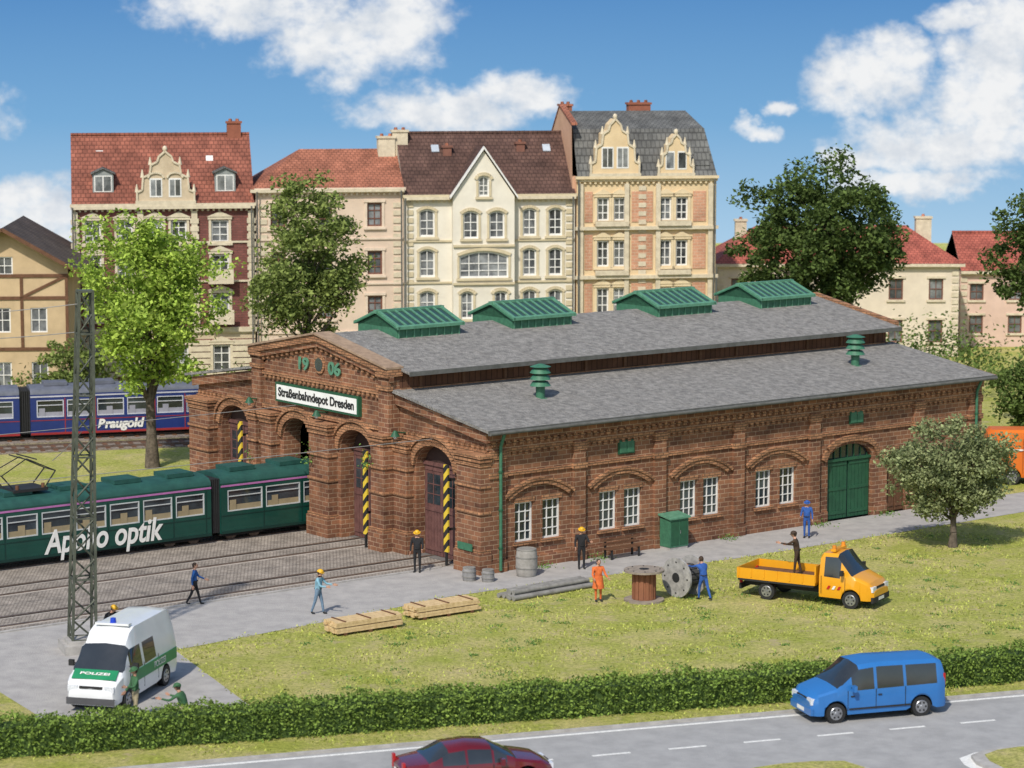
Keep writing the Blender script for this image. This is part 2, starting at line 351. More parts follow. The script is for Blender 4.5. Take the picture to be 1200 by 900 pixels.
for a,b in((6.28,7.05),(16.55,17.32)): mb.wb(Wn,a,b,5.1,7.75,0,.2,brick); mb.wb(Wn,a-.06,b+.06,7.0,7.2,0,.27,brick2); mb.wb(Wn,a-.1,b+.1,7.55,7.75,0,.3,brick2)
mb.wb(Wn,7.05,16.55,5.2,5.4,0,.14,brick2); mb.wb(Wn,7.05,16.55,6.75,6.9,0,.12,brick2)
x=7.2
while x<16.4: mb.wb(Wn,x,x+.18,6.58,6.75,0,.11,brick2); x+=.36
for a,b in((0,N0),(N1,DW)):
    mb.wb(Wf,a,b,4.95,5.1,0,.14,brick2)
    x=a+.1
    while x<b-.2: mb.wb(Wf,x,x+.18,5.1,5.3,0,.12,brick2); x+=.36
def slope(Wx,y0,z0,y1,z1,h,dp,m_,d0=0):
    O,U,N=Wx; mb.pbox(O+U*y0+Z*(z0-h)+N*d0,U*(y1-y0)+Z*(z1-z0),N*(dp-d0),Z*h,m_)
slope(Wf,-.2,5.9,N0,6.83,.42,.25,brick); slope(Wf,N1,6.83,DW+.2,5.9,.42,.25,brick)
cop=M('coping_stone',(.36,.25,.165),(.24,.165,.11),3,.9)
for (a,b) in ((N0-.15,NC),(NC,N1+.15)):
    za,zb=(7.83,8.87) if b==NC else (8.87,7.83)
    slope(Wn,a,za+.1,b,zb+.1,.3,.32,brick2,-.45); slope(Wn,a,za-.2,b,zb-.2,.25,.2,brick)
    slope(Wn,a,za+.2,b,zb+.2,.09,.4,cop,-.5)
    n=14
    for i in range(n):
        t=(i+.3)/n; y=a+(b-a)*t; z=za+(zb-za)*t; mb.wb(Wn,y,y+.18,z-.62,z-.44,0,.13,brick2)
for (a,b,za,zb) in ((N0-.3,NC,7.95,8.98),(NC,N1+.3,8.98,7.95)):
    slope((V((DL+.3,0,0)),V((0,1,0)),V((1,0,0))),a,za+.12,b,zb+.12,.3,.28,brick2)
mb.obj('brick_walls',DE)
# roofs
mb=MB()
edge=M('roof_seam',(.23,.22,.205),(.15,.145,.135),3,.9)
def roof(y0,z0,y1,z1,xa,xb,th=.12):
    mb.pbox((xa,y0,z0),(xb-xa,0,0),(0,y1-y0,z1-z0),(0,0,th),rooftar)
    x=xa+1.0
    while x<xb: mb.pbox((x,y0,z0+th),(.05,0,0),(0,y1-y0,z1-z0),(0,0,.014),edge); x+=2.05
roof(-.6,5.93,N0,6.92,-.42,DL+.45); roof(DW+.6,5.93,N1,6.92,-.42,DL+.45)
roof(N0-.75,7.72,NC,8.86,-.02,DL+.3); roof(N1+.75,7.72,NC,8.86,-.02,DL+.3)
fas=M('fascia_grey',(.12,.12,.11),(.08,.08,.07),3,.8)
mb.box(-.44,-.64,5.86,DL+.47,-.6,6.06,fas); mb.box(-.02,N0-.79,7.66,DL+.3,N0-.75,7.85,fas)
mb.box(-.02,N1+.75,7.66,DL+.3,N1+.79,7.85,fas)
mb.pbox((DL+.45,-.6,5.9),(.04,0,0),(0,N0+.5,.92),(0,0,.16),brick2)
mb.obj('roof',DE)
mb=MB(); cw=BR('clerestory_boards',(.13,.06,.035),(.10,.048,.028),(.05,.022,.014),.3,3,'wall',.02)
mb.box(0,N0,5.8,DL,N0+.12,7.75,cw); mb.box(0,N1-.12,5.8,DL,N1,7.75,cw)
x=1
while x<DL: mb.box(x,N0-.08,6.85,x+.14,N0,7.75,brownw); x+=2.3
mb.box(0,N0-.12,6.95,DL,N0-.001,7.08,brick2)
mb.obj('clerestory',DE)
# skylights
mb=MB(); gg=M('skylight_glass',(.030,.065,.05),(.02,.045,.035),2,.3,spec=.6)
for L in (4.4,10.9,19.7,26.4):
    a,b=1.75,1.55
    mb.box(L-a,NC-b,8.4,L+a,NC+b,9.15,green)
    for k in range(9):
        x=L-a+.08+k*(2*a-.16)/8
        for s in(-1,1): mb.box(x-.03,NC+s*b,8.5,x+.03,NC+s*(b+.04),9.12,lgreen)
    for s in(-1,1):
        mb.pbox((L-a-.12,NC+s*(b+.18),9.1),(2*a+.24,0,0),(0,-s*(b+.18),.62),(0,0,.06),green)
        for i in range(9):
            x=L-a+.05+i*(2*a-.1)/8
            mb.pbox((x-.05,NC+s*(b+.18),9.17),(.1,0,0),(0,-s*(b+.18),.62),(0,0,.07),lgreen)
            if i<8: mb.pbox((x+.05,NC+s*(b+.0),9.17+.072),((2*a-.1)/8-.1,0,0),(0,-s*(b-.15),.62*(b-.15)/(b+.18)),(0,0,.012),gg)
        mb.pbox((L-a-.12,NC+s*(b+.2),9.1),(2*a+.24,0,0),(0,-s*.14,.05),(0,0,.13),lgreen)
    for s in(-1,1):
        x=L+s*a; mb.add([(x,NC-b,9.15),(x,NC+b,9.15),(x,NC,9.68)],[(0,1,2),(2,1,0)],green)
        for q in(-1,1): mb.pbox((x+s*.02-.04,NC+q*(b+.2),9.12),(.08,0,0),(0,-q*(b+.2),.64),(0,0,.12),lgreen)
    mb.box(L-a-.14,NC-.12,9.7,L+a+.14,NC+.12,9.86,lgreen)
mb.obj('skylights',DE)
mb=MB()
for L in(5.25,24.3):
    w=3.2; z=6.45
    mb.cyl((L,w,z-.1),(L,w,z+.95),.2,.2,green,16); mb.cyl((L,w,z),(L,w,z+.12),.42,.30,green,16)
    for k in range(3): mb.cyl((L,w,z+.65+.28*k),(L,w,z+.83+.28*k),.46,.34,green,16)
    mb.cyl((L,w,z+1.48),(L,w,z+1.6),.46,.1,green,16); mb.cyl((L,w,z+.9),(L,w,z+1.5),.3,.3,dgreen,16)
mb.obj('roof_vents',DE)
mb=MB()
for a,b in pairs:
    for c in(a,b): window(mb,Ws,c-.48,c+.48,1.12,2.8,white,glass,3,4,-.14,.075,.04)
mb.obj('windows',DE)
mb=MB()
def leaf(Wx,x0,x1,h,rise,mt,d,full=True):
    n=14; O,U,N=Wx; pts=[O+U*x0+N*d,O+U*x1+N*d]
    for i in range(n+1):
        t=1-2*i/n; pts.append(O+U*((x0+x1)/2+(x1-x0)/2*t)+Z*(h+rise*(1-t*t)**.5)+N*d)
    mb.add(pts,[tuple(range(len(pts)))],mt)
def doorboards(Wx,x0,x1,h,mt,d,win=True):
    mid=(x0+x1)/2
    for a,b in((x0,mid-.03),(mid+.03,x1)):
        n=6
        for i in range(n): 
            xa=a+(b-a)*i/n; mb.wb(Wx,xa+.012,xa+(b-a)/n-.012,.05,h,d,d+.03,mt)
        for z in(.25,h*.5,h-.2): mb.wb(Wx,a+.05,b-.05,z,z+.14,d+.03,d+.06,mt)
        if win:
            mb.wb(Wx,a+.2,b-.2,h*.58,h-.35,d+.031,d+.045,glass)
            for k in(1,2): 
                z=h*.58+(h*.42-.35)*k/3; mb.wb(Wx,a+.2,b-.2,z-.02,z+.02,d+.045,d+.06,mt)
            m2=(a+b)/2; mb.wb(Wx,m2-.02,m2+.02,h*.58,h-.35,d+.046,d+.062,mt)
for d,Wx,dd in((d1,Wf,-.45),(d2,Wn,-.7),(d4,Wf,-.45)):
    leaf(Wx,d[0],d[1],d[3],d[4],M('door_dark_back',(.05,.025,.02),None,2,.8),dd); doorboards(Wx,d[0]+.05,d[1]-.05,3.9,maroon,dd)
    mb.wb(Wx,d[0],d[1],3.92,4.08,dd+.03,dd+.1,maroon)
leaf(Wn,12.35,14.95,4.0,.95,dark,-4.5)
leaf(Ws,19.45,22.35,2.75,.75,glass,-.25); doorboards(Ws,19.5,22.3,2.72,dgreen,-.22,False); mb.wb(Ws,19.45,22.35,2.72,2.84,-.22,-.1,dgreen)
for i in range(-3,4):
    x=20.9+i*.42; mb.wb(Ws,x-.02,x+.02,2.84,3.5-.06*i*i,-.24,-.19,dgreen)
leaf(Ws,23.3,24.6,2.4,.4,brownw,-.22); doorboards(Ws,23.33,24.57,2.35,brownw,-.2,False)
for x,z in((7.4,4.62),(21.2,4.72)):
    mb.wb(Ws,x-.45,x+.45,z-.3,z+.3,.0,.06,dgreen); mb.wb(Ws,x-.38,x-.02,z-.24,z+.24,.06,.09,green); mb.wb(Ws,x+.02,x+.38,z-.24,z+.24,.06,.09,green)
mb.obj('doors_and_shutters',DE)
mb=MB(); ybs=STR('warning_stripes',(.66,.47,.04),(.02,.02,.02))
for Wx,x,dp in((Wf,2.3,.45),(Wn,7.7,.45),(Wf,18.55,.5)):
    mb.wb(Wx,x-.15,x+.15,.6,4.3,dp-.04,dp+.04,ybs); mb.wb(Wx,x-.03,x+.03,1.5,1.6,0,dp-.04,black); mb.wb(Wx,x-.03,x+.03,3.6,3.7,0,dp-.04,black); mb.wb(Wx,x-.05,x+.05,0,.6,dp-.04,dp+.04,black)
mb.obj('warning_boards',DE)
mb=MB()
mb.wb(Wn,8.6,15.3,5.62,6.5,0,.2,dgreen); mb.wb(Wn,8.72,15.18,5.72,6.4,.2,.215,M('sign_white',(.80,.80,.76),(.72,.72,.68),1,.5))
mb.obj('name_sign',DE)
text('sign_lettering','Straßenbahndepot Dresden',.56,(-.63,11.95,6.07),(0,-1,0),(0,0,1),(-1,0,0),black,DE,.01,sx=.98,offset=.012)
text('year_digits','19',.78,(-.5,13.15,7.5),(0,-1,0),(0,0,1),(-1,0,0),lgreen,DE,.03,sx=1.25,offset=.02)
text('year_digits','06',.78,(-.5,10.6,7.5),(0,-1,0),(0,0,1),(-1,0,0),lgreen,DE,.03,sx=1.25,offset=.02)
mb=MB(); mb.cyl((-.38,11.87,7.6),(-.48,11.87,7.6),.42,.42,brick2,20); mb.cyl((-.48,11.87,7.6),(-.5,11.87,7.6),.3,.3,glass,20)
for x in(.45,29.0):
    mb.cyl((x,-.28,.1),(x,-.28,5.3),.07,.07,green,10); mb.cyl((x,-.28,5.3),(x,-.55,5.85),.07,.07,green,10)
    for z in(1,2.6,4.2): mb.cyl((x,-.28,z),(x,-.28,z+.08),.1,.1,dgreen,10)
mb.cyl((-.4,-.7,5.93),(DL+.4,-.7,5.93),.08,.08,fas,8)
mb.wb(Wf,.25,1.25,.95,1.25,.62,.66,green)
for Wx,y,z in((Wn,11.3,5.5),(Wf,5.8,5.2),(Wn,16.9,5.5)):
    O,U,N=Wx; p=O+U*y+Z*z; mb.cyl(p,p+N*.6+Z*.1,.03,.03,dgreen,6); mb.cyl(p+N*.6+Z*.15,p+N*.6-Z*.1,.06,.22,dgreen,10); mb.sph(p+N*.6-Z*.12,(.1,.1,.1),lampw,8,6)
mb.obj('pipes_and_lamps',DE)
# ------------------------------------------------------------------ HOUSES
RW0=V((-27.8,167.0,0)); RWA=math.radians(9)
def tiles(name,c,c2):
    return BR(name,c,c2,tuple(x*.62 for x in c2),.30,.27,'floor',.03,.85,.6,.8,.8)
t_red=tiles('tiles_red',(.28,.10,.065),(.22,.078,.052)); t_brown=tiles('tiles_brown',(.115,.065,.05),(.09,.05,.04)); t_or=tiles('tiles_orange_red',(.36,.14,.085),(.29,.11,.065)); slate=tiles('slate_grey',(.14,.14,.13),(.11,.11,.105))
brF=M('frame_brown',(.17,.07,.045),None,3,.6)
def gable_roof(mb,w,dp,ze,zr,mt,o=.35,wm=None,hipL=0,hipR=0):
    y0,y1,ym=-o,dp+o,dp/2
    zb=ze-(zr-ze)*o/(dp/2)*.5
    a0,a1=-(0.0 if not hipL else o),w+(0.0 if not hipR else o)
    R0,R1=(a0+hipL),(a1-hipR)
    v=[(a0,y0,zb),(a1,y0,zb),(a1,y1,zb),(a0,y1,zb),(R0,ym,zr),(R1,ym,zr)]
    mb.add(v,[(0,1,5,4),(2,3,4,5)],mt)
    mb.add(v,[(0,4,3),(1,2,5)],mt if (hipL or hipR) else wm)
    th=.18; mb.box(a0,y0-.03,zb-th,a1,y0+.25,zb+.02,cream)
    if not hipL: mb.beam((R0,ym,zr+.05),(R1,ym,zr+.05),.25,.14,mt)
def house_box(mb,w,dp,ze,zr,wm,hip=False):
    for W,L in(((V((0,0,0)),V((0,1,0)),V((-1,0,0))),dp),((V((w,0,0)),V((0,1,0)),V((1,0,0))),dp)):
        wall(mb,W,0,L,(lambda y:ze) if hip else (lambda y:ze+(zr-ze)*(1-abs(y-dp/2)/(dp/2))),[],wm,brk=(dp/2,))
    wall(mb,(V((0,dp,0)),V((1,0,0)),V((0,1,0))),0,w,lambda x:ze,[],wm)
def apt(name,r0,r1,dp,ze,zr,wm,rm,cols,rows,frame=white,sur=cream,hipL=0,hipR=0,rise=0,roofit=True,sidewm=None,pediment=False):
    loc=RW0+V((math.cos(RWA),math.sin(RWA),0))*r0
    E=empty(name,loc,RWA); w=r1-r0; F=(V((0,0,0)),V((1,0,0)),V((0,-1,0)))
    mb=MB(); ops=[]; wn=MB()
    for c in cols:
        for z0,z1 in rows: ops.append((c[0]-c[1]/2,c[0]+c[1]/2,z0,z1,rise))
    wall(mb,F,0,w,lambda x:ze,ops,wm,.22)
    for o in ops:
        window(wn,F,o[0],o[1],o[2],o[3],frame,glassl,2,3,-.12,.10,.06,rise=rise,tr=.68)
        mb.wb(F,o[0]-.16,o[0]-.0,o[2]-.05,o[3]+.05,0,.06,sur); mb.wb(F,o[1]+.0,o[1]+.16,o[2]-.05,o[3]+.05,0,.06,sur)
        mb.wb(F,o[0]-.24,o[1]+.24,o[2]-.2,o[2]-.05,0,.16,sur)
        if rise: archband(mb,F,o[0]-.1,o[1]+.1,o[3]+.05,rise,.18,.09,sur,8)
        else: mb.wb(F,o[0]-.22,o[1]+.22,o[3]+.05,o[3]+.22,0,.11,sur)
        if pediment:
            xm=(o[0]+o[1])/2; z=o[3]+.22; a=o[0]-.28;b=o[1]+.28
            vs=[(a,-.0,z),(b,-.0,z),(xm,-.0,z+.35),(a,-.15,z),(b,-.15,z),(xm,-.15,z+.35)]
            mb.add(vs,[(3,4,5),(0,3,5,2),(1,2,5,4),(0,1,4,3)],sur)
    for z0,z1 in rows[:-1]: mb.wb(F,0,w,z1+.75,z1+.87,0,.1,sur)
    mb.wb(F,-.05,w+.05,ze-.35,ze-.18,0,.2,sur); mb.wb(F,-.1,w+.1,ze-.18,ze,0,.34,sur)
    x=.1
    while x<w-.15: mb.wb(F,x,x+.14,ze-.5,ze-.35,0,.16,sur); x+=.35
    for x in(.06,w-.2): mb.cyl((x,-.4,.2),(x,-.4,ze-.2),.05,.05,fas,6)
    house_box(mb,w,dp,ze,zr if not(hipL or hipR) else ze,sidewm or wm,bool(hipL or hipR) or not roofit)
    if roofit: gable_roof(mb,w,dp,ze,zr,rm,hipL=hipL,hipR=hipR,wm=sidewm or wm)
    return E,mb,wn,F,w
def quoins(mb,F,x0,x1,z0,z1,m_,d=.07):
    z=z0
    while z<z1-.2: mb.wb(F,x0,x1,z,z+.32,0,d,m_); z+=.5
def chimney(mb,x,y,z0,z1,wx,wy,m_,pots=2):
    mb.box(x-wx/2,y-wy/2,z0,x+wx/2,y+wy/2,z1,m_); mb.box(x-wx/2-.07,y-wy/2-.07,z1,x+wx/2+.07,y+wy/2+.07,z1+.14,m_)
    for i in range(pots):
        px=x-wx/2+wx*(i+.5)/pots; mb.cyl((px,y,z1+.14),(px,y,z1+.3),.13,.1,t_or,8)
redbr=BR('house_dark_brick',(.20,.075,.062),(.155,.058,.048),(.13,.065,.055),.4,.16)
plum=M('firewall_plum',(.20,.085,.09),(.16,.065,.072),1,.9)
chr_=M('chimney_red',(.28,.10,.06),None,3,.9)
E,mb,wn,F,w=apt('apartment_house',0,11.5,9,11.7,15.9,redbr,t_red,[(1.3,1.0),(3.3,1.0),(5.2,1.0),(6.7,1.0),(9.3,1.1)],[(.9,2.6),(4.3,5.9),(6.9,8.4),(9.2,10.6)],sidewm=plum,pediment=True)
wall(mb,(V((0,-.02,0)),V((1,0,0)),V((0,-1,0))),0,w,lambda x:3.6,[],M('rusticated_base',(.55,.46,.32),(.47,.38,.26),2,.9),zb=3.0); mb.wb(F,-.05,w+.05,3.45,3.75,0,.2,cream)
for z in np.arange(.2,2.9,.4): 
    for a,b in((0,.7),(1.95,2.7),(3.95,4.6),(7.3,8.6),(10,11.5)): mb.wb(F,a,b,z,z+.33,0,.08,cream)
for a in(0,4.1,7.5,11.1): mb.wb(F,a,a+.38,3.75,11.2,0,.12,cream); quoins(mb,F,a-.08,a+.46,3.9,11.1,cream,.15)
for z in(4.1,6.7): mb.wb(F,8.5,10.1,z-.12,z+.02,.05,.75,cream); mb.wb(F,8.5,10.1,z+.02,z+.8,.68,.75,cream)
def orn(mb,F,x0,x1,z0,z1,m_,dep=.6):
    xm=(x0+x1)/2; hw=(x1-x0)/2
    prof=[(1,0),(1,.22),(.82,.26),(.78,.5),(.55,.56),(.50,.74),(.28,.80),(.22,.9),(0,1)]
    pts=[(xm+hw*a,z0+(z1-z0)*b) for a,b in prof]+[(xm-hw*a,z0+(z1-z0)*b) for a,b in prof[::-1][1:]]
    n=len(pts); vs=[(x,-.18,z) for x,z in pts]+[(x,dep,z) for x,z in pts]
    mb.add(vs,[tuple(range(n))]+[(i,n+i,n+(i+1)%n,(i+1)%n) for i in range(n)],m_)
    for (xa,za),(xb,zb) in zip(pts[:-1],pts[1:]): mb.beam((xa,-.2,za),(xb,-.2,zb),.12,.14,cream,up=(0,-1,0))
    for a,b in((1,.22),(.8,.5),(.52,.74)):
        for s in(-1,1): mb.cyl((xm+s*hw*a,-.1,z0+(z1-z0)*b),(xm+s*hw*a,-.1,z0+(z1-z0)*b+.5),.14,.03,cream,8)
    mb.sph((xm,-.1,z1+.15),(.16,.16,.2),cream,8,6)
    mb.wb(F,x0-.1,x1+.1,z0,z0+.18,.18,.34,cream)
gc=M('gable_stone',(.56,.46,.32),(.46,.37,.25),2,.9)
orn(mb,F,4.1,7.7,11.7,15.0,gc)
for c in(5.3,6.5): mb.wb(F,c-.4,c+.4,12.1,13.3,.18,.2,white); mb.wb(F,c-.32,c-.03,12.2,13.2,.2,.21,glassl); mb.wb(F,c+.03,c+.32,12.2,13.2,.2,.21,glassl); archband(mb,(F[0]-V((0,.18,0)),F[1],F[2]),c-.45,c+.45,13.3,.3,.12,.1,cream,8)
def dormer(mb,x,y,z,w,h,m_,rm,d=1.8):
    F2=(V((0,y,0)),V((1,0,0)),V((0,-1,0)))
    mb.box(x-w/2,y,z,x+w/2,y+d,z+h,m_); mb.wb(F2,x-w/2+.1,x+w/2-.1,z+.12,z+h-.1,0,.02,white); mb.wb(F2,x-w/2+.16,x-.04,z+.18,z+h-.16,.02,.03,glassl); mb.wb(F2,x+.04,x+w/2-.16,z+.18,z+h-.16,.02,.03,glassl)
    for s in(-1,1): mb.pbox((x+s*(w/2+.12),y-.15,z+h-.02),(-s*(w/2+.12),0,.35),(0,d+.15,0),(0,0,.07),rm)
    mb.add([(x-w/2,y-.01,z+h),(x+w/2,y-.01,z+h),(x,y-.01,z+h+.3)],[(0,1,2)],m_)
gr=M('dormer_grey',(.28,.30,.29),(.22,.24,.23),3,.8)
dormer(mb,2.0,.6,12.3,1.3,1.25,gr,slate); dormer(mb,9.7,.6,12.3,1.3,1.25,gr,slate)
for x,yy,zz in((8.6,2.6,14.1),(1.6,3.0,14.45)): mb.pbox((x,yy,zz),(.45,0,0),(0,.45,.42),(0,-.03,.06),white)
chimney(mb,10.5,4.5,15.4,16.6,.9,.6,chr_,2)
mb.obj('facade_and_roof',E); wn.obj('windows',E)
pink=M('stucco_pink_cream',(.66,.52,.40),(.57,.445,.34),.8,.9,detail=9)
E,mb,wn,F,w=apt('apartment_house',11.6,21.1,9,12.6,14.9,pink,t_or,[(1.4,.95),(4.4,.95),(7.6,.95)],[(.9,2.5),(4.2,5.6),(7.0,8.5),(10.1,11.6)],frame=brF,sur=M('trim_pink',(.70,.57,.44),None,2,.9),hipL=3.5)
quoins(mb,F,.2,.7,.3,12,cream); quoins(mb,F,w-.7,w-.2,.3,12,cream)
chimney(mb,w-.7,4,12.8,15.6,1.1,1.0,cream,2)
mb.obj('facade_and_roof',E); wn.obj('windows',E)
wht=M('stucco_white',(.72,.675,.57),(.63,.585,.49),.8,.9,detail=9)
yel=M('trim_yellow',(.60,.51,.34),(.50,.425,.28),2,.9)
E,mb,wn,F,w=apt('apartment_house',21.1,32.3,9,12.1,15.9,wht,t_brown,[(1.5,1.0),(8.2,.9),(9.9,.9)],[(.9,2.6),(4.1,5.6),(6.8,8.3),(9.4,10.9)],sur=yel,rise=.25)
bx0,bx1=3.1,7.1; FB=(V((0,-.7,0)),V((1,0,0)),V((0,-1,0)))
bo=[(3.55,4.35,.9,2.6,.25),(5.85,6.65,.9,2.6,.25),(3.6,4.4,4.1,5.6,.25),(5.8,6.6,4.1,5.6,.25),(3.5,6.7,6.75,8.1,.35),(3.75,4.75,9.3,10.8,.25),(5.45,6.45,9.3,10.8,.25),(4.75,5.45,12.0,13.0,.3)]
hb=lambda x:12.0+2.9*(1-abs(x-5.1)/2.0)
wall(mb,FB,bx0,bx1,hb,bo,wht,.22,brk=(5.1,))
for o in bo:
    window(wn,FB,o[0],o[1],o[2],o[3],white,glassl,5 if o[1]-o[0]>2 else 2,3,-.12,.10,.06,rise=o[4],tr=.68)
    mb.wb(FB,o[0]-.2,o[1]+.2,o[2]-.18,o[2]-.03,0,.15,yel); archband(mb,FB,o[0]-.1,o[1]+.1,o[3]+.05,o[4],.2,.1,yel,8)
    mb.wb(FB,o[0]-.14,o[0],o[2],o[3],0,.06,yel); mb.wb(FB,o[1],o[1]+.14,o[2],o[3],0,.06,yel)
mb.box(bx0,-.69,0,bx0+.05,0,12.0,wht); mb.box(bx1-.05,-.69,0,bx1,0,12.0,wht)
for a,b,c,d in((bx0-.2,11.85,5.1,15.05),(5.1,15.05,bx1+.2,11.85)):
    mb.pbox((a,-.95,b),(c-a,0,d-b),(0,.5,0),(0,0,.16),white)
    mb.pbox((a,-.75,b-.02),(c-a,0,d-b),(0,4.6,0),(0,0,.1),t_brown)
for z in(3.3,6.3,8.75): mb.wb(FB,bx0,bx1,z,z+.14,0,.14,yel)
quoins(mb,F,.2,.6,.3,11.6,yel); quoins(mb,F,w-.6,w-.2,.3,11.6,yel)
for x,zz,yy in((3.2,14.7,3.0),(8.1,14.9,3.3)): chimney(mb,x,yy,13.8,zz+.3,.55,.55,M('chimney_brown',(.22,.10,.07),None,3,.9),1)
chimney(mb,0.2,4,13.5,16.0,1.0,.8,cream,2)
for x in(2.2,9.6): mb.pbox((x,3.0,14.7),(.5,0,0),(0,.5,.42),(0,-.03,.05),M('rooflight',(.45,.5,.55),None,2,.2))
mb.obj('facade_and_roof',E); wn.obj('windows',E)
och=M('stucco_ochre',(.68,.53,.32),(.58,.44,.26),.8,.9,detail=9); pb=BR('house_red_panel_brick',(.52,.27,.17),(.46,.23,.14),(.54,.38,.26),.4,.2)
sidec=M('side_wall_orange',(.60,.36,.23),(.52,.30,.19),.6,.9)
E,mb,wn,F,w=apt('apartment_house',32.4,41.7,10,13.2,16.9,och,slate,[(1.75,.8),(2.85,.8),(5.9,.8),(7.0,.8)],[(1.0,2.7),(4.2,5.9),(7.3,9.0),(10.3,11.8)],sur=M('trim_ochre',(.70,.57,.37),(.60,.48,.30),2,.9),roofit=False,sidewm=sidec,pediment=True)
for z0,z1 in((4.0,6.2),(7.1,9.4),(10.2,12.2)):
    for a,b in((.55,1.05),(3.65,5.05),(7.75,8.6)): mb.wb(F,a,b,z0,z1,0,.05,pb)
for z in np.arange(4.0,12.6,.55):
    mb.wb(F,4.1,4.6,z,z+.3,.05,.09,cream)
for a in(0.12,3.15,5.25,8.75): 
    mb.wb(F,a,a+.3,3.4,12.7,0,.18,cream)
for z in(3.2,6.5,9.7): mb.wb(F,-.1,w+.1,z,z+.22,0,.3,cream)
for (cx) in(2.3,6.45): 
    for z in(6.75,9.95): 
        mb.wb(F,cx-1.1,cx+1.1,z,z+.3,0,.45,cream)
mb.box(-.25,.2,0,-.01,10,13.2,sidec)
mb.add([(-.25,.2,13.2),(-.25,10,13.2),(-.25,10,14.5),(-.25,5,17.6),(-.25,.5,16.5)],[(0,1,2,3,4)],sidec); mb.pbox((-.3,.4,16.5),(.4,0,0),(0,4.6,1.1),(0,0,.14),t_or); mb.pbox((-.3,5,17.6),(.4,0,0),(0,5,-3.1),(0,0,.14),t_or)
mv=[(0,-.2,13.2),(w,-.2,13.2),(w-.5,1.5,16.2),(0,1.5,16.2),(0,5,17.3),(w-1,5,17.3),(0,10,13.2),(w,10,13.2)]
mb.add(mv,[(0,1,2,3),(3,2,5,4),(1,7,5,2),(4,5,7,6)],slate)
orn(mb,F,.9,4.1,13.2,16.9,och,1.4); 
for c in(2.0,3.0): mb.wb(F,c-.4,c+.4,13.7,15.1,.18,.2,white); mb.wb(F,c-.32,c-.03,13.8,15.0,.2,.21,glassl); mb.wb(F,c+.03,c+.32,13.8,15.0,.2,.21,glassl)
orn(mb,F,5.4,7.7,13.2,15.9,och,1.2); 
for c in(6.15,6.95): mb.wb(F,c-.3,c+.3,13.6,14.8,.18,.2,white); mb.wb(F,c-.24,c+.24,13.7,14.7,.2,.21,glassl)
mb.pbox((7.9,.3,13.8),(1.0,0,0),(0,.6,1.1),(0,-.2,.06),slate)
chimney(mb,.3,6,16.0,17.6,.8,.8,t_or,2); chimney(mb,5.2,5.5,16.8,17.7,1.5,.8,chr_,3)
mb.obj('facade_and_roof',E); wn.obj('windows',E)
def villa(name,X0,X1,Y,dp,ze,zr,wm,rm,cols,rows,hip,rz=0,frame=brF,chim=()):
    E=empty(name,(X0,Y,0),rz); w=X1-X0; F=(V((0,0,0)),V((1,0,0)),V((0,-1,0))); mb=MB(); wn=MB(); ops=[(c-.5,c+.5,a,b,0) for c in cols for a,b in rows]
    wall(mb,F,0,w,lambda x:ze,ops,wm,.2)
    for o in ops: window(wn,F,*o[:4],frame,glassl,2,2,-.1,.09,.05); mb.wb(F,o[0]-.15,o[1]+.15,o[2]-.15,o[2],0,.12,cream); mb.wb(F,o[0]-.15,o[1]+.15,o[3],o[3]+.15,0,.1,cream)
    house_box(mb,w,dp,ze,zr if not hip else ze,wm,bool(hip)); gable_roof(mb,w,dp,ze,zr,rm,hipL=hip,hipR=hip,wm=wm)
    quoins(mb,F,w-.5,w-.05,.2,ze-.3,cream); quoins(mb,F,.05,.5,.2,ze-.3,cream); mb.wb(F,0,w,ze-.4,ze-.1,0,.15,cream)
    for c in chim: chimney(mb,*c,cream,1)
    return E,mb,wn,F
t_br=tiles('tiles_bright_red',(.38,.11,.075),(.31,.085,.06))
E,mb,wn,F=villa('villa',14.3,31.2,184,9,6.6,8.9,M('villa_cream',(.68,.59,.46),(.59,.51,.40),.8,.9),t_br,[1.5,4.5,8,12.5,15.3],[(1,2.6),(4.0,5.5)],3.5,chim=((15.0,4.5,7.5,9.4,1.1,.8),(2.0,4.5,7.5,9.2,.8,.8)))
mb.obj('facade_and_roof',E); wn.obj('windows',E)
E,mb,wn,F=villa('villa',32.3,44,190,8,5.6,8.0,M('villa_pink',(.64,.46,.37),(.56,.40,.32),.8,.9),t_br,[1.2,4,7],[(1,2.3),(3.4,4.6)],0)
mb.obj('facade_and_roof',E); wn.obj('windows',E)
# half timbered house
E=empty('half_timbered_house',(-40,158.5,0),math.radians(4)); mb=MB(); wn=MB(); F=(V((0,0,0)),V((1,0,0)),V((0,-1,0))); tan=M('stucco_tan',(.55,.41,.24),(.45,.335,.195),.8,.9)
w=13.2; hfv=lambda x:8.0+2.6*max(0,1-abs(x-9.4)/4.6) if x>4.8 else 8.0
ops=[(c-.5,c+.5,a,b,0) for c in(1.5,4,7.2,9.2,11.4) for a,b in((1,2.6),(4.4,5.9))]+[(8.9,9.9,7.9,9.0,0)]
wall(mb,F,0,w,hfv,ops,tan,.2,brk=(4.8,9.4))
for o in ops: window(wn,F,*o[:4],white,glassl,2,2,-.1,.08,.05)
house_box(mb,w,10,8.0,8.0,tan,True)
for z in(3.3,6.4,7.75): mb.wb(F,0,w,z,z+.2,0,.07,brownw)
for x in(.0,2.7,5.4,8.1,10.3,13.0): mb.wb(F,x,x+.18,3.3,7.75,0,.06,brownw)
for x0,x1 in((5.4,8.1),(10.3,13.0)): mb.beam((x0,-.04,6.5),(x1,-.04,7.8),.06,.16,brownw,up=(0,0,1))
dkr=tiles('tiles_dark',(.10,.08,.066),(.08,.062,.052))
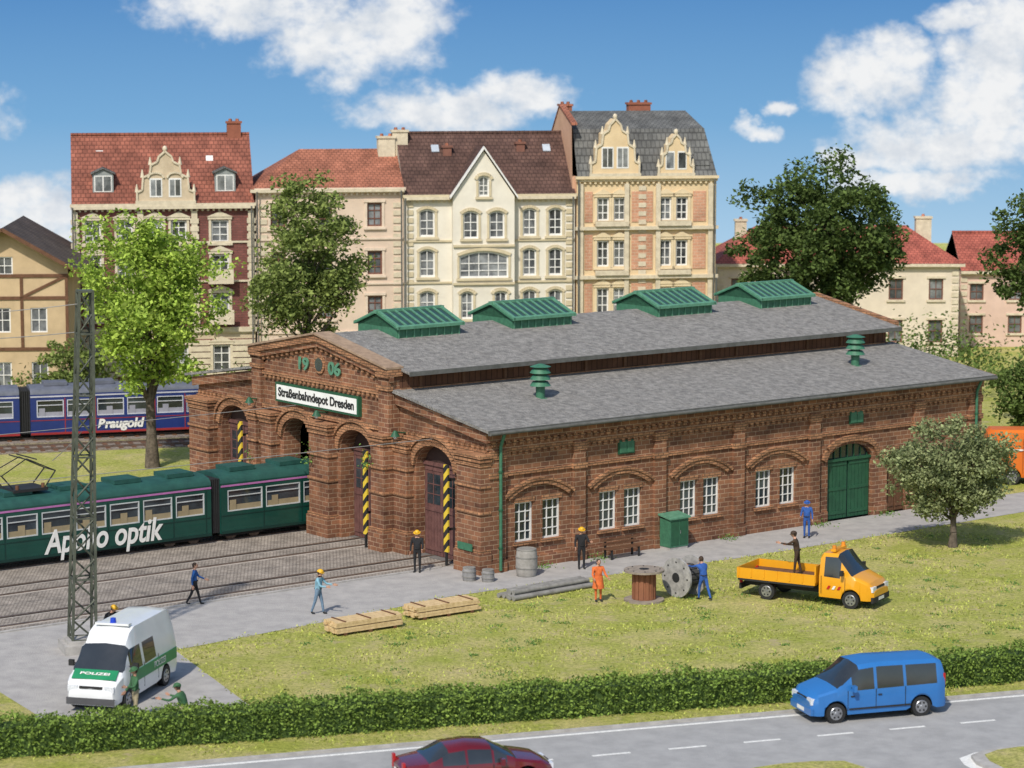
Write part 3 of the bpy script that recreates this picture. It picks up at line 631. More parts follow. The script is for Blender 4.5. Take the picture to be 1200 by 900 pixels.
mb.pbox((9.4,-.8,10.65),(4.9,0,-2.8),(0,11.5,0),(0,0,.15),dkr); mb.pbox((9.4,-.8,10.65),(-4.9,0,-2.8),(0,11.5,0),(0,0,.15),dkr)
mb.pbox((-.5,-.5,7.9),(6,0,0),(0,5.5,2.4),(0,0,.15),dkr)
for s in(1,-1): mb.beam((9.4,-.83,10.7),(9.4+s*4.9,-.83,7.9),.1,.22,brownw,up=(0,0,1))
mb.obj('facade_and_roof',E); wn.obj('windows',E)
# ------------------------------------------------------------------ TREES
bark=M('bark',(.15,.12,.09),(.07,.055,.04),5,.95,bump=.8,bscale=9)
def tree(name,loc,H,cz,R,cols,nclump=110,per=110,leaf=.16,seed=1,trunk=.28,cr=.15,lean=(0,0),bumpy=.25,island=.45):
    rs=np.random.RandomState(seed); np.random.seed(seed+100)
    E=empty(name,loc,0); lm=M('leaves_'+str(cols),cols[0],cols[1],.9,.75,island=island,trans=.35,spec=.2)
    lob=rs.normal(size=(9,3)); lob/=np.linalg.norm(lob,axis=1)[:,None]
    C=[]
    while len(C)<nclump:
        d=rs.normal(size=3); d/=np.linalg.norm(d); r=rs.rand()**.42
        k=1-bumpy+bumpy*1.6*max(0,(lob@d).max())**4
        k*= 1-.18*max(0,-d[2])
        p=np.array([d[0]*R[0],d[1]*R[1],d[2]*R[2]])*r*k; C.append(p+np.array([lean[0],lean[1],cz]))
    C=np.array(C); rad=cr*np.mean(R)*rs.uniform(.6,1.35,len(C))
    P=[]
    for c,q in zip(C,rad):
        m=rs.normal(size=(int(per*rs.uniform(.6,1.2)),3)); m/=np.linalg.norm(m,axis=1)[:,None]; m*=(rs.rand(len(m))**.5)[:,None]; m[:,2]*=.7
        P.append(c+m*q*1.5)
    P=np.vstack(P)
    quads('foliage',P,rs.uniform(.6,1.3,len(P))*leaf,lm,E,.65)
    mb=MB(); base=V((0,0,0)); top=V((lean[0],lean[1],cz+R[2]*.35)); pts=[base]
    n=6
    for i in range(1,n+1):
        t=i/n; pts.append(base.lerp(top,t)+V((rs.uniform(-.12,.12),rs.uniform(-.12,.12),0)))
    rr=[trunk*(1-.8*i/n) for i in range(n+1)]; rr[0]*=1.35
    mb.tube(pts,rr,bark,10)
    idx=rs.permutation(len(C))[:34]
    for i in idx:
        c=V(C[i]); t=max(.28,min(.92,(c.z-R[2]*.55)/top.z)); k=t*n; a=pts[int(k)].lerp(pts[min(n,int(k)+1)],k-int(k)); r=trunk*(1-.8*t)*.45
        mid=a.lerp(c,.5)+V((rs.uniform(-.2,.2),rs.uniform(-.2,.2),rs.uniform(-.1,.35)))
        mb.tube([a,mid,c],[r,r*.6,r*.2],bark,5)
    mb.obj('trunk_and_limbs',E); return E
LT=((.44,.56,.10),(.27,.39,.06)); MG=((.27,.33,.09),(.15,.20,.05)); DG=((.125,.18,.045),(.055,.09,.022)); GG=((.33,.36,.17),(.19,.23,.10))
tree('birch_tree',(-18.6,135.2,0),13.8,8.7,(3.7,3.4,5.3),LT,210,120,.13,3,.30,.15,bumpy=.3)
tree('deciduous_tree',(-11.5,149,0),13.4,9.0,(3.6,3.3,4.9),MG,170,120,.13,5,.28,.15)
tree('deciduous_tree',(18.8,158,0),14.5,9.4,(5.4,4.6,5.4),DG,260,130,.15,8,.4,.125,bumpy=.25)
tree('deciduous_tree',(29.4,146,0),12.9,9.8,(2.9,2.6,3.9),DG,120,120,.14,11,.3,.17)
tree('large_bush',(29.2,141,0),6,3.0,(3.2,2.6,3.6),((.16,.23,.055),(.08,.12,.03)),130,120,.13,12,.2,.18)
tree('small_tree',(19.2,113.4,0),5.5,3.3,(2.95,2.4,2.25),GG,210,130,.09,21,.17,.16,bumpy=.15)
tree('deciduous_tree',(-25.5,152,0),6,2.6,(2.2,2.2,2.6),MG,50,110,.13,31,.18,.2)
bs=empty('shrubbery'); C=[]
rs=np.random.RandomState(4)
for i in range(80):
    c=np.array([rs.uniform(-45,48),0,rs.uniform(.6,1.6)]); c[1]=160+(c[0]+28)*.15+rs.uniform(-3,3)
    m=rs.normal(size=(160,3))*np.array([.8,.7,.6]); C.append(c+m)
for i in range(26):
    c=np.array([rs.uniform(24,40),rs.uniform(160,178),rs.uniform(.8,2.2)]); m=rs.normal(size=(200,3))*np.array([1.1,.9,.9]); C.append(c+m)
C=np.vstack(C); C[:,2]=np.abs(C[:,2]); quads('shrub_foliage',C,.14,M('shrub_leaves',(.15,.22,.05),(.07,.11,.025),.6,.8,island=.4,trans=.25,spec=.2),bs)
# grass tufts
rs=np.random.RandomState(2); N=70000
X=rs.uniform(-16,24,N); Y=rs.uniform(79,119,N)
dx=X-A0.x; dy=Y-A0.y; wv=-math.sin(ROT)*dx+math.cos(ROT)*dy; Lv=math.cos(ROT)*dx+math.sin(ROT)*dy
hy=np.interp(X,[p[0] for p in hp],[p[1] for p in hp])
cl=np.sin(X*1.1+2*np.sin(Y*.7))+np.sin(Y*1.7+1.5*np.sin(X*.9))+rs.normal(0,.8,N)
edgew=np.interp(Lv,[-18,-9,-4,0,10,20,31],[-4.3,-3.5,-2.8,-3.0,-3.9,-3.9,-3.7])
fr=edgew+.12+.14*np.sin(Lv*2.1)+.10*np.sin(Lv*5.3)+rs.normal(0,.10,N)
keep=(wv<fr)&(Y>hy-1.3)&((cl>.0)|(wv>fr-.5))
lx=-8.6+(Y-85.4)*(-12.2+8.6)/(93.7-85.4); keep&=(X>lx-.08+.15*np.sin(Y*2.7)+rs.normal(0,.08,N))|(Y<81.5)
keep&=~((Y<hy)&((-(X-RO.x)*math.sin(RR)+(Y-RO.y)*math.cos(RR))<3.1))
X,Y=X[keep],Y[keep]; n=len(X); h=rs.uniform(.03,.10,n); a=rs.uniform(0,6.28,n); wd=.035
v=np.zeros((n,3,3)); v[:,0]=np.stack([X-np.cos(a)*wd,Y-np.sin(a)*wd,0*X],1); v[:,1]=np.stack([X+np.cos(a)*wd,Y+np.sin(a)*wd,0*X],1); v[:,2]=np.stack([X+rs.normal(0,.04,n),Y+rs.normal(0,.04,n),h],1)
me=bpy.data.meshes.new('grass'); me.from_pydata(v.reshape(-1,3).tolist(),[],np.arange(3*n).reshape(n,3).tolist()); me.materials.append(M('grass_blades',(.52,.54,.14),(.38,.43,.09),.8,.9,island=.45,trans=.3,spec=.1))
COL.objects.link(bpy.data.objects.new('grass',me))
C=[]
for i in range(260):
    x=rs.uniform(-9,21); y=rs.uniform(86,116); w_=-math.sin(ROT)*(x-A0.x)+math.cos(ROT)*(y-A0.y)
    if w_>-4.2 or y<np.interp(x,[p[0] for p in hp],[p[1] for p in hp])+1.5 or x<-8: continue
    m=rs.normal(size=(rs.randint(6,40),3))*np.array([.20,.20,.03])*rs.uniform(.4,1.6); m[:,2]=np.abs(m[:,2])+.02; C.append(np.array([x,y,0])+m)
quads('weeds',np.vstack(C),.045,M('weed_leaves',(.15,.27,.05),(.09,.18,.035),2,.8,island=.4,trans=.2),None)
# ------------------------------------------------------------------ TRAMS
def tram(name,loc,rz,secs,body,body2,stripe,roofm,wcol=white,win_z=(1.35,2.3),text_=None,tz=.85,tsize=1.0,tx=0,panto=(),tm=white,tsx=1,seatc=(.30,.24,.14)):
    E=empty(name,loc,rz); mb=MB(); wn=MB(); sf=M('seat_fabric_'+name,seatc,None,2,.8)
    for (a,b) in secs:
        for s in(-1,1):
            W=(V((0,s*1.15,0)),V((1,0,0)),V((0,s,0))); ops=[]; n=max(1,int((b-a-.5)/1.5)); ww=(b-a-.5)/n
            for i in range(n): ops.append((a+.25+ww*i+.09,a+.25+ww*(i+1)-.09,win_z[0],win_z[1],0))
            wall(mb,W,a,b,lambda x:2.62,ops,body,.08,zb=.38)
            for k,o in enumerate(ops):
                window(wn,W,o[0],o[1],o[2],o[3],wcol,glass,1,2,-.03,.05,.04,tr=.7)
                wn.wb(W,o[0]+.06,o[1]-.06,o[2]+.05,o[2]+.28,-.058,-.052,sf) 
                wn.wb(W,o[0]+.12+.2*(k%3),o[0]+.45+.2*(k%3),o[2]+.05,o[2]+.5,-.029,-.024,sf)
                if k%3==1:
                    for q in(o[0]-.14,o[1]+.06): mb.wb(W,q,q+.05,.5,2.4,0,.012,body2)
            mb.wb(W,a,b,2.46,2.54,0,.02,stripe); mb.wb(W,a,b,.38,.5,0,.03,body2); mb.wb(W,a,b,1.16,1.2,0,.015,body2)
        prof=[(-1.15,2.62),(-1.12,2.78),(-.95,2.92),(-.5,3.02),(0,3.05),(.5,3.02),(.95,2.92),(1.12,2.78),(1.15,2.62)]
        m_=len(prof); vs=[(a,y,z) for y,z in prof]+[(b,y,z) for y,z in prof]
        mb.add(vs,[(i,m_+i,m_+i+1,i+1) for i in range(m_-1)],roofm,True); 
        for x in(a,b): mb.box(x-.01,-1.14,.4,x+.01,1.14,2.62,body); mb.add([(x,y,z) for y,z in prof],[tuple(range(m_))],roofm)
        mb.box(a,-1.1,.3,b,1.1,.45,dark)
        for x in np.arange(a+.8,b-1,2.6): mb.box(x,-.6,3.02,x+1.3,.6,3.2,roofm)
        for x in(a+1.3,b-1.3):
            for dx in(-.6,.6):
                for s in(-1,1): wn.cyl((x+dx,s*.68,.36),(x+dx,s*.8,.36),.33,.33,steel,16)
            mb.box(x-1,-.95,.22,x+1,.95,.5,black)
    for (s0,s1) in zip(secs[:-1],secs[1:]):
        x0,x1=s0[1],s1[0]
        if x1>x0:
            for i in range(5):
                t=x0+(x1-x0)*(i+.5)/5; mb.box(t-.035,-1.05,.45,t+.035,1.05,2.85,black)
            mb.box(x0,-1.0,.45,x1,1.0,2.8,dark)
    for x in panto:
        z0=3.15; mb.box(x-.8,-.7,z0,x+.8,.7,z0+.12,black)
        for s in(-.55,.55):
            for d in(-1,1):
                mb.cyl((x+d*.75,s,z0+.15),(x+d*1.25,s*.9,z0+.75),.03,.03,black,6); mb.cyl((x+d*1.25,s*.9,z0+.75),(x,s*.6,z0+1.35),.025,.025,black,6)
        for d in(-.18,.18): mb.cyl((x+d,-.9,z0+1.38),(x+d,.9,z0+1.38),.03,.03,black,6)
        mb.cyl((x-1.25,-.5,z0+.75),(x-1.25,.5,z0+.75),.025,.025,black,6); mb.cyl((x+1.25,-.5,z0+.75),(x+1.25,.5,z0+.75),.025,.025,black,6)
        for d in(-.6,.6): mb.cyl((x+d,-.6,z0+.1),(x+d,-.6,z0+.3),.08,.08,brownw,8)
    mb.obj('body',E); wn.obj('windows_and_running_gear',E)
    if text_: text('side_lettering',text_,tsize,(tx,-1.19,tz),(1,0,0),(0,0,1),(0,-1,0),tm,E,.006,offset=.03,shear=.2,sx=tsx)
    return E
tg=M('tram_green',(.006,.058,.042),(.005,.046,.034),1,.35,coat=.3); tg2=M('tram_green_dark',(.006,.035,.028),None,1,.4); pk=M('tram_pink_line',(.42,.15,.36),None,2,.5)
tg3=M('tram_roof_green',(.018,.085,.068),(.012,.06,.05),2,.65)
o=dl(0,13.65); tram('green_tram',(o.x,o.y,0),ROT,[(-24,-5.75),(-5.25,1.2)],tg,tg2,pk,tg3,M('tram_frame',(.5,.52,.52),None,3,.4),text_='Apollo optik',tx=-11.1,tz=.95,tsize=1.4,tsx=.78,panto=(-14.2,))
tb=M('tram_blue',(.018,.035,.16),(.013,.028,.13),1,.35,coat=.3)
tram('blue_tram',(-23.5,146,0),math.radians(16),[(-24,-4),(-3.4,12)],tb,M('tram_red_band',(.3,.03,.03),None,1,.4),M('tram_stripe_white',(.5,.5,.56),None,1,.4),M('tram_roof_grey',(.13,.14,.18),(.09,.10,.125),2,.6),M('tram_frame_w',(.55,.56,.6),None,3,.4),text_='Braugold',tx=1.5,tz=.86,tsize=.7,seatc=(.3,.3,.35))
mb=MB(); mb.box(-60,-1.8,0,50,1.8,.08,ballast); mb.box(-60,-.77,.08,50,-.67,.2,steel); mb.box(-60,.67,.08,50,.77,.2,steel)
mb.box(-60,-5.2,0,50,-2.6,.08,ballast); mb.box(-60,-4.7,.08,50,-4.6,.2,steel); mb.box(-60,-3.3,.08,50,-3.2,.2,steel)
for x in np.arange(-60,50,.7): mb.box(x,-1.25,.08,x+.24,1.25,.13,brownw); mb.box(x,-5.1,.08,x+.24,-2.8,.13,brownw)
mb.obj('railway_track',loc=(-23.5,146,0),rz=math.radians(16))
# ------------------------------------------------------------------ mast and wires
E=empty('lattice_mast',(-15.55,93.7,0),math.radians(20)); E.rotation_euler=(0,math.radians(1.6),math.radians(20)); mb=MB(); mm=M('mast_steel',(.085,.095,.07),(.05,.055,.04),3,.7)
H=13.0; b0,b1=.42,.24
mb.box(-.75,-.75,-.03,.75,.75,.32,concrete); mb.box(-.6,-.6,.32,.6,.6,.45,concrete)
cor=[(-1,-1),(1,-1),(1,1),(-1,1)]
f=lambda i,t:V((cor[i][0]*(b0+(b1-b0)*t),cor[i][1]*(b0+(b1-b0)*t),.45+(H-.45)*t))
for i in range(4): mb.beam(f(i,0),f(i,1),.09,.09,mm,up=(1,0,0))
n=17
for k in range(n):
    for i in range(4):
        j=(i+1)%4; a,b=(i,j) if k%2 else (j,i); mb.beam(f(a,k/n),f(b,(k+1)/n),.05,.05,mm,up=(.3,.2,0)); 
        if k%3==0: mb.beam(f(i,k/n),f(j,k/n),.05,.06,mm)
mb.box(-.28,-.28,H,.28,.28,H+.08,mm)
mb.obj('lattice',E)
mb=MB(); wr=M('wire',(.30,.29,.27),None,3,.6)
def wire(a,b,sag,r=.016):
    a=V(a);b=V(b);pts=[]
    for i in range(11):
        t=i/10; p=a.lerp(b,t); p.z-=sag*4*t*(1-t); pts.append(p)
    mb.tube(pts,[r]*11,wr,5)
wire((-15.3,93.7,12.6),(-30,101,11.4),.3); wire((-15.3,93.7,11.6),(-30,112,9.5),.3); 
wire(dl(-60,13.6,6.1),dl(-.5,13.6,5.6),.2); wire(dl(-60,3.7,6.1),dl(-.1,3.7,5.2),.2)
wire((-15.4,93.7,8),dl(-18,3.7,6.0),.05)
mb.obj('overhead_wires')
# ------------------------------------------------------------------ VEHICLES
def interp(tab,x): return float(np.interp(x,[t[0] for t in tab],[t[1] for t in tab]))
def wheel(mb,x,y,r,s,wd=.22):
    mb.cyl((x,y,r),(x,y+s*wd,r),r,r,black,24); mb.cyl((x,y+s*wd,r),(x,y+s*(wd+.012),r),r*.66,r*.62,chrome,20)
    mb.cyl((x,y+s*(wd+.012),r),(x,y+s*(wd+.03),r),r*.2,r*.16,chrome,12)
    for k in range(6):
        a=k*math.pi/3; mb.cyl((x+math.cos(a)*r*.42,y+s*(wd+.01),r+math.sin(a)*r*.42),(x+math.cos(a)*r*.42,y+s*(wd+.017),r+math.sin(a)*r*.42),r*.11,r*.11,black,8)
def vehicle(name,loc,rz,top,hw,belt,cowl,roofx,wheels,R,paint,sidewin,x0,x1,rearslope=None,yt_in=.16,sill=.26,lower=None,zmid=.55,extra=(),winz=99):
    E=empty(name,loc,rz); mb=MB(); g=glass
    xs=set(np.linspace(x0,x1,9).tolist()+[t[0] for t in top]+[a for s in sidewin for a in s]+list(extra))
    for xw in wheels:
        for k in(-1,-.97,-.85,-.6,-.3,0,.3,.6,.85,.97,1): xs.add(xw+(R+.07)*k)
    xs=sorted(x for x in xs if x0<=x<=x1); rings=[]
    for x in xs:
        zt=interp(top,x); w=interp(hw,x); zb=sill
        for xw in wheels:
            q=(R+.07)**2-(x-xw)**2
            if q>=0: zb=max(zb,R+math.sqrt(q))
        bl=interp(belt,x)
        if zt>bl+.22:
            k=min(1,(zt-bl)/.6); ring=[(w*.97,zb),(w,max(zmid,zb+.05)),(w-.015,bl),(w-yt_in*k,min(winz,zt-.13*k-.02)),(w-yt_in*k-.14,zt-.03),(0,zt+.02)]
        else:
            bl=min(bl,zt-.1) ; ring=[(w*.96,zb),(w,min(max(zmid,zb+.03),bl-.02)),(w-.02,bl),(w-.09,zt-.035),(w-.24,zt-.01),(0,zt+.02)]
            if zb+.03>bl-.02: ring[1]=(w,(zb+bl)/2)
        rings.append([(x,-y,z) for y,z in ring]+[(x,y,z) for y,z in ring[::-1][1:]])
    n=11
    for i in range(len(xs)-1):
        xm=(xs[i]+xs[i+1])/2; vs=rings[i]+rings[i+1]
        for k in range(n-1):
            j=k if k<5 else 9-k; m_=paint
            if j==2 and any(a<xm<b for a,b in sidewin): m_=g
            if j>=3 and roofx<xm<cowl: m_=g
            if rearslope and j>=3 and rearslope[0]<xm<rearslope[1]: m_=g
            if j==0 and lower: m_=lower
            mb.add([vs[k],vs[k+1],vs[n+k+1],vs[n+k]],[(0,3,2,1)],m_,True)
        mb.add([vs[0],vs[n-1],vs[2*n-1],vs[n]],[(0,1,2,3)],dark)
    mb.add(rings[0],[tuple(range(n))],paint); mb.add(rings[-1],[tuple(range(n))[::-1]],paint)
    o=mb.obj('body',E)
    bm=bmesh.new(); bm.from_mesh(o.data); bmesh.ops.remove_doubles(bm,verts=bm.verts,dist=.0008); bmesh.ops.recalc_face_normals(bm,faces=bm.faces); bm.to_mesh(o.data); bm.free()
    o.data.set_sharp_from_angle(angle=math.radians(32))
    p=MB()
    for xw in wheels:
        for s in(-1,1): wheel(p,xw,s*(interp(hw,xw)-.23),R,s)
    return E,p
def std(p,xf,xr,w,zl,paint,zr=None,grille=True):
    p.box(xf-.04,-w*.95,.28,xf+.06,w*.95,.5,paint); p.box(xr-.05,-w*.95,.3,xr+.04,w*.95,.52,paint)
    for s in(-1,1):
        p.box(xf-.12,s*w*.9,zl-.1,xf+.035,s*(w*.9-.34),zl+.1,lampw); p.box(xr-.03,s*w*.97,(zr or zl),xr+.05,s*(w*.97-.16),(zr or zl)+.4,redglow)
    if grille:
        p.box(xf,-w*.45,zl-.1,xf+.03,w*.45,zl+.09,black); p.box(xf+.03,-w*.42,zl-.01,xf+.04,w*.42,zl+.01,chrome)
    p.box(xf+.06,-.26,.33,xf+.07,.26,.45,white); p.box(xr-.06,-.26,.6,xr-.05,.26,.72,white)
def mirror(p,x,w,z,m_):
    for s in(-1,1): p.cyl((x,s*(w-.05),z-.02),(x,s*(w+.12),z),.025,.025,black,6); p.box(x-.06,s*(w+.08),z-.1,x+.05,s*(w+.26),z+.1,m_)
def lines(p,xs,w,z0,z1):
    for x in xs:
        for s in(-1,1): p.box(x-.008,s*(w-.01),z0,x+.008,s*(w+.004),z1,black)
cglass=M('car_glass',(.03,.035,.04),(.02,.025,.03),1,.06,spec=.8); glass_bak=glass
glass=cglass
blue=M('van_blue',(.025,.15,.42),(.022,.135,.38),1,.3,coat=.6)
E,p=vehicle('blue_van',(11.65,84.65,0),math.radians(198),[(-2.37,1.55),(-2.3,1.78),(-2.1,1.86),(.0,1.9),(.72,1.84),(1.5,1.16),(2.15,.98),(2.37,.74)],[(-2.37,.86),(-2.2,.94),(1.6,.95),(2.15,.88),(2.37,.70)],[(-2.4,1.08),(2.4,1.02)],1.5,.72,(-1.5,1.55),.33,blue,[(-2.05,-.95),(-.85,.1),(.2,.98)],-2.37,2.37,extra=(1.1,))
std(p,2.33,-2.37,.84,.72,blue,.95); mirror(p,1.0,.94,1.15,blue); lines(p,(-.9,.15,1.15),.95,.4,1.06)
for s in(-1,1): p.box(-1.1,s*.94,.42,1.1,s*.965,.47,black); p.box(-.05,s*.945,.85,.08,s*.975,.88,black); p.box(.92,s*.945,.85,1.05,s*.975,.88,black)
p.box(-2.395,-.62,1.15,-2.36,.62,1.6,glass)
p.obj('trim_and_wheels',E)
red=M('car_dark_red',(.12,.006,.012),(.10,.005,.01),1,.2,coat=.8)
E,p=vehicle('red_car',(-1.15,76.1,0),math.radians(17),[(-2.3,.80),(-2.2,.95),(-1.55,1.02),(-.95,1.36),(-.3,1.43),(.35,1.38),(1.12,.98),(1.9,.84),(2.2,.70),(2.32,.55)],[(-2.3,.68),(-2.0,.82),(-1.4,.88),(1.5,.88),(2.05,.8),(2.32,.6)],[(-2.3,.92),(1.2,.88),(2.3,.8)],1.12,.35,(-1.35,1.4),.32,red,[(-1.15,-.45),(-.38,.35),(.42,.8)],-2.3,2.32,rearslope=(-1.55,-.95),yt_in=.24,sill=.2,zmid=.5)
std(p,2.26,-2.28,.68,.58,red,.62); mirror(p,.62,.86,.95,red); lines(p,(-.42,.38,-1.15),.885,.35,.86)
p.obj('trim_and_wheels',E)
pw=M('police_white',(.72,.73,.73),(.66,.67,.67),1,.3,coat=.5); pg=M('police_green',(.02,.24,.10),(.018,.2,.085),2,.4)
E,p=vehicle('police_van',(-13.15,87.1,0),math.atan2(-.97,-.245),[(-2.65,2.25),(-2.6,2.42),(-2.4,2.52),(.55,2.54),(.95,2.40),(1.32,2.06),(1.98,1.30),(2.45,1.08),(2.62,.8)],[(-2.65,.94),(-2.5,.98),(1.8,.98),(2.4,.92),(2.62,.78)],[(-2.7,1.28),(2.7,1.12)],1.98,1.32,(-1.6,1.75),.35,pw,[(-.75,.25),(.45,1.45)],-2.65,2.62,yt_in=.14,sill=.3,extra=(1.5,),winz=1.92)
std(p,2.58,-2.65,.9,.82,pw,1.0); mirror(p,1.5,.97,1.4,black); lines(p,(-.9,.35,1.55),.98,.45,1.28)
for s in(-1,1): p.box(-2.55,s*.97,.78,1.32,s*.99,1.16,pg); p.box(1.32,s*.97,.78,1.38,s*.985,1.16,pg)
p.pbox((2.0,-.8,1.325),(.44,.06,-.215),(0,1.55,0),(0,0,.012),pg)
p.box(2.6,-.85,.3,2.66,.85,.52,M('bumper_grey',(.08,.08,.085),None,2,.6))
p.box(.5,-.6,2.55,.75,.6,2.62,pw); p.cyl((.62,0,2.6),(.62,0,2.78),.11,.09,M('blue_beacon',(.01,.05,.5),None,2,.2),12)
p.obj('trim_and_wheels',E)
text('police_lettering','POLIZEI',.34,(2.22,0,1.25),(0,1,0),(-.44,0,.215),(.22,0,.44),white,E,.006,sx=.9,offset=.01)
for s in(-1,1): text('police_side_lettering','POLIZEI',.3,(-1.0,s*1.0,.97),(-s,0,0) if s>0 else (1,0,0),(0,0,1),(0,s,0),white,E,.003)
yl=M('truck_yellow',(.70,.32,.012),(.66,.29,.01),1,.35,coat=.4)
E,p=vehicle('flatbed_truck',(11.9,102.5,0),math.radians(-30),[(.62,2.0),(.7,2.08),(1.35,2.1),(2.0,1.3),(2.65,1.05),(2.85,.75)],[(.62,.92),(2.0,.95),(2.6,.9),(2.85,.72)],[(0,1.2),(2.9,1.1)],2.0,1.35,(1.95,),.34,yl,[(.82,1.5)],.62,2.85,sill=.35,zmid=.6,extra=(1.6,))
std(p,2.8,-2.8,.86,.8,black,.55); mirror(p,1.65,.94,1.4,black); lines(p,(.72,1.72),.95,.5,1.2)
p.box(-2.85,-1.05,.78,.5,1.05,.88,yl)
for s in(-1,1):
    p.box(-2.85,s*1.05,.88,.5,s*1.0,1.2,yl); p.box(-2.8,s*1.05,.70,.45,s*.98,.78,black)
    for x in np.arange(-2.8,.5,.55): p.box(x,s*1.05,.86,x+.06,s*1.075,1.2,yl)
    wheel(p,-1.6,s*.72,.34,s,.24)
    for k in range(3): p.pbox((.95+k*.22,s*.955,.7),(.1,0,0),(.08,0,.14),(0,s*.006,0),white if k%2 else redglow)
p.box(-2.87,-1.0,.88,-2.82,1.0,1.2,yl); p.box(.46,-1.0,.88,.52,1.0,1.55,yl); p.box(-2.8,-.45,.42,.7,.45,.72,black)
p.box(-2.8,-.98,.88,.45,.98,.9,brownw); p.box(.95,-.55,2.11,1.15,.55,2.2,yl)
for s in(-1,1): p.cyl((1.05,s*.45,2.15),(1.05,s*.45,2.35),.09,.08,amber,10)
p.box(.55,-.6,1.3,.615,.6,1.85,glass)
p.obj('trim_and_wheels',E)
og=M('lorry_orange',(.62,.15,.012),(.57,.13,.01),1,.4)
E,p=vehicle('orange_van',(26.6,130.6,0),math.radians(-4),[(-3.0,2.3),(-2.9,2.6),(-2.7,2.75),(1.2,2.75),(1.5,2.6),(2.2,1.4),(2.8,1.15),(3.0,.8)],[(-3,.98),(2.2,1.0),(3,.8)],[(-3,1.3),(3,1.2)],2.2,1.5,(-1.7,2.0),.38,og,[(.7,1.6)],-3,3,sill=.35)
std(p,2.95,-3.0,.9,.85,black,1.2)
for s in(-1,1):
    p.box(-2.9,s*.985,1.72,.5,s*1.0,1.8,white)
    for x in np.arange(-2.8,.5,.8): p.box(x,s*.975,.6,x+.04,s*1.005,2.3,M('orange_dark',(.4,.09,.01),None,2,.5))
p.obj('trim_and_wheels',E)
# ------------------------------------------------------------------ yard props
def timber(loc):
    E=empty('timber_stack',loc,ROT-.03); mb=MB()
    for x in(-1.1,0,1.1): mb.box(x-.06,-.5,0,x+.06,.5,.1,brownw)
    z=.1
    for k in range(4):
        for i in range(5): 
            j=random.uniform(-.07,.07); mb.box(-1.45+j,-.48+i*.195,z,1.45+j,-.48+i*.195+.165,z+.09,wood)
        z+=.095
        if k%2: 
            for x in(-1.1,0,1.1): mb.box(x-.03,-.48,z,x+.03,.5,z+.03,brownw)
            z+=.032
    mb.obj('planks',E)
timber((-5.55,97.1,0)); timber((-2.7,99.8,0))
E=empty('pipe_stack',(1.35,103.9,0),math.radians(40)); mb=MB(); gp=M('pole_grey',(.27,.26,.235),(.17,.16,.145),3,.7)
for i in range(5): mb.cyl((-2.1+random.uniform(-.1,.1),-.5+i*.22,.1),(2.1,-.5+i*.22,.1),.1,.1,gp,12)
for i in range(3): mb.cyl((-1.9+random.uniform(-.2,.1),-.28+i*.22,.28),(2.0,-.28+i*.22,.28),.1,.1,gp,12)
mb.obj('pipes',E)
def reel(name,loc,up,rz,fl,core):
    E=empty(name,loc,rz); mb=MB(); R=.8; hwd=.55 if up else .4
    ax=V((0,0,1)) if up else V((1,0,0)); c=V((0,0,hwd+.08)) if up else V((0,0,R))
    u=V((1,0,0)) if up else V((0,1,0)); w=ax.cross(u)
    for s in(-1,1):
        mb.cyl(c+ax*s*hwd,c+ax*s*(hwd+.08),R,R,fl,32); mb.cyl(c+ax*s*(hwd+.08),c+ax*s*(hwd+.10),.2,.2,black,12)
        mb.cyl(c+ax*s*(hwd+.08),c+ax*s*(hwd+.09),.5,.5,fl,24)
    mb.cyl(c-ax*hwd,c+ax*hwd,.44,.44,core,20)
    for k in range(14):
        a=k*2*math.pi/14; q=u*math.cos(a)+w*math.sin(a)
        mb.beam(c-ax*(hwd-.01)+q*.45,c+ax*(hwd-.01)+q*.45,.12,.05,core,up=tuple(q))
    for k in range(8):
        a=k*2*math.pi/8; q=u*math.cos(a)+w*math.sin(a)
        for s in(-1,1): mb.cyl(c+ax*s*(hwd+.08)+q*.62,c+ax*s*(hwd+.1)+q*.62,.035,.035,black,6)
    mb.obj('drum',E)
reel('cable_reel',(5.2,102.3,0),True,0,M('reel_grey_wood',(.30,.25,.20),(.20,.165,.13),4,.85),M('reel_core_brown',(.25,.10,.05),None,3,.8))
reel('cable_reel',(6.85,103.2,0),False,math.radians(222),M('reel_light_grey',(.36,.345,.32),(.22,.21,.20),4,.85),M('cable_black',(.06,.06,.06),None,3,.7))
def barrel(loc,r,h,m_):
    E=empty('barrel',loc); mb=MB(); pr=[(0,.88),(.15,.95),(.35,1.0),(.65,1.0),(.85,.95),(1,.88)]
    for (a,ra),(b,rb) in zip(pr[:-1],pr[1:]): mb.cyl((0,0,a*h),(0,0,b*h),ra*r,rb*r,m_,18,caps=False)
    for a,ra in((.02,.9),(.3,1.01),(.68,1.01),(.95,.9)): mb.cyl((0,0,a*h),(0,0,a*h+.04),ra*r+.012,ra*r+.012,gp,18)
    mb.cyl((0,0,h*.96),(0,0,h*.965),r*.86,r*.86,m_,18); mb.obj('staves',E)
gb=M('barrel_grey',(.27,.26,.25),(.18,.175,.17),4,.75)
barrel((-1.75,106.2,0),.28,.55,gb); barrel((-.98,106.0,0),.26,.5,gb); barrel((.6,107.2,0),.45,1.15,M('barrel_grey_wood',(.34,.32,.29),(.24,.225,.2),4,.8))
c=dl(9.7,-.55); E=empty('utility_cabinet',c,ROT); mb=MB(); 
mb.box(-.52,-.35,.12,.52,.35,1.35,green); mb.box(-.5,-.33,0,.5,.33,.12,concrete); mb.pbox((-.6,-.43,1.35),(1.2,0,0),(0,.86,.12),(0,0,.08),lgreen)
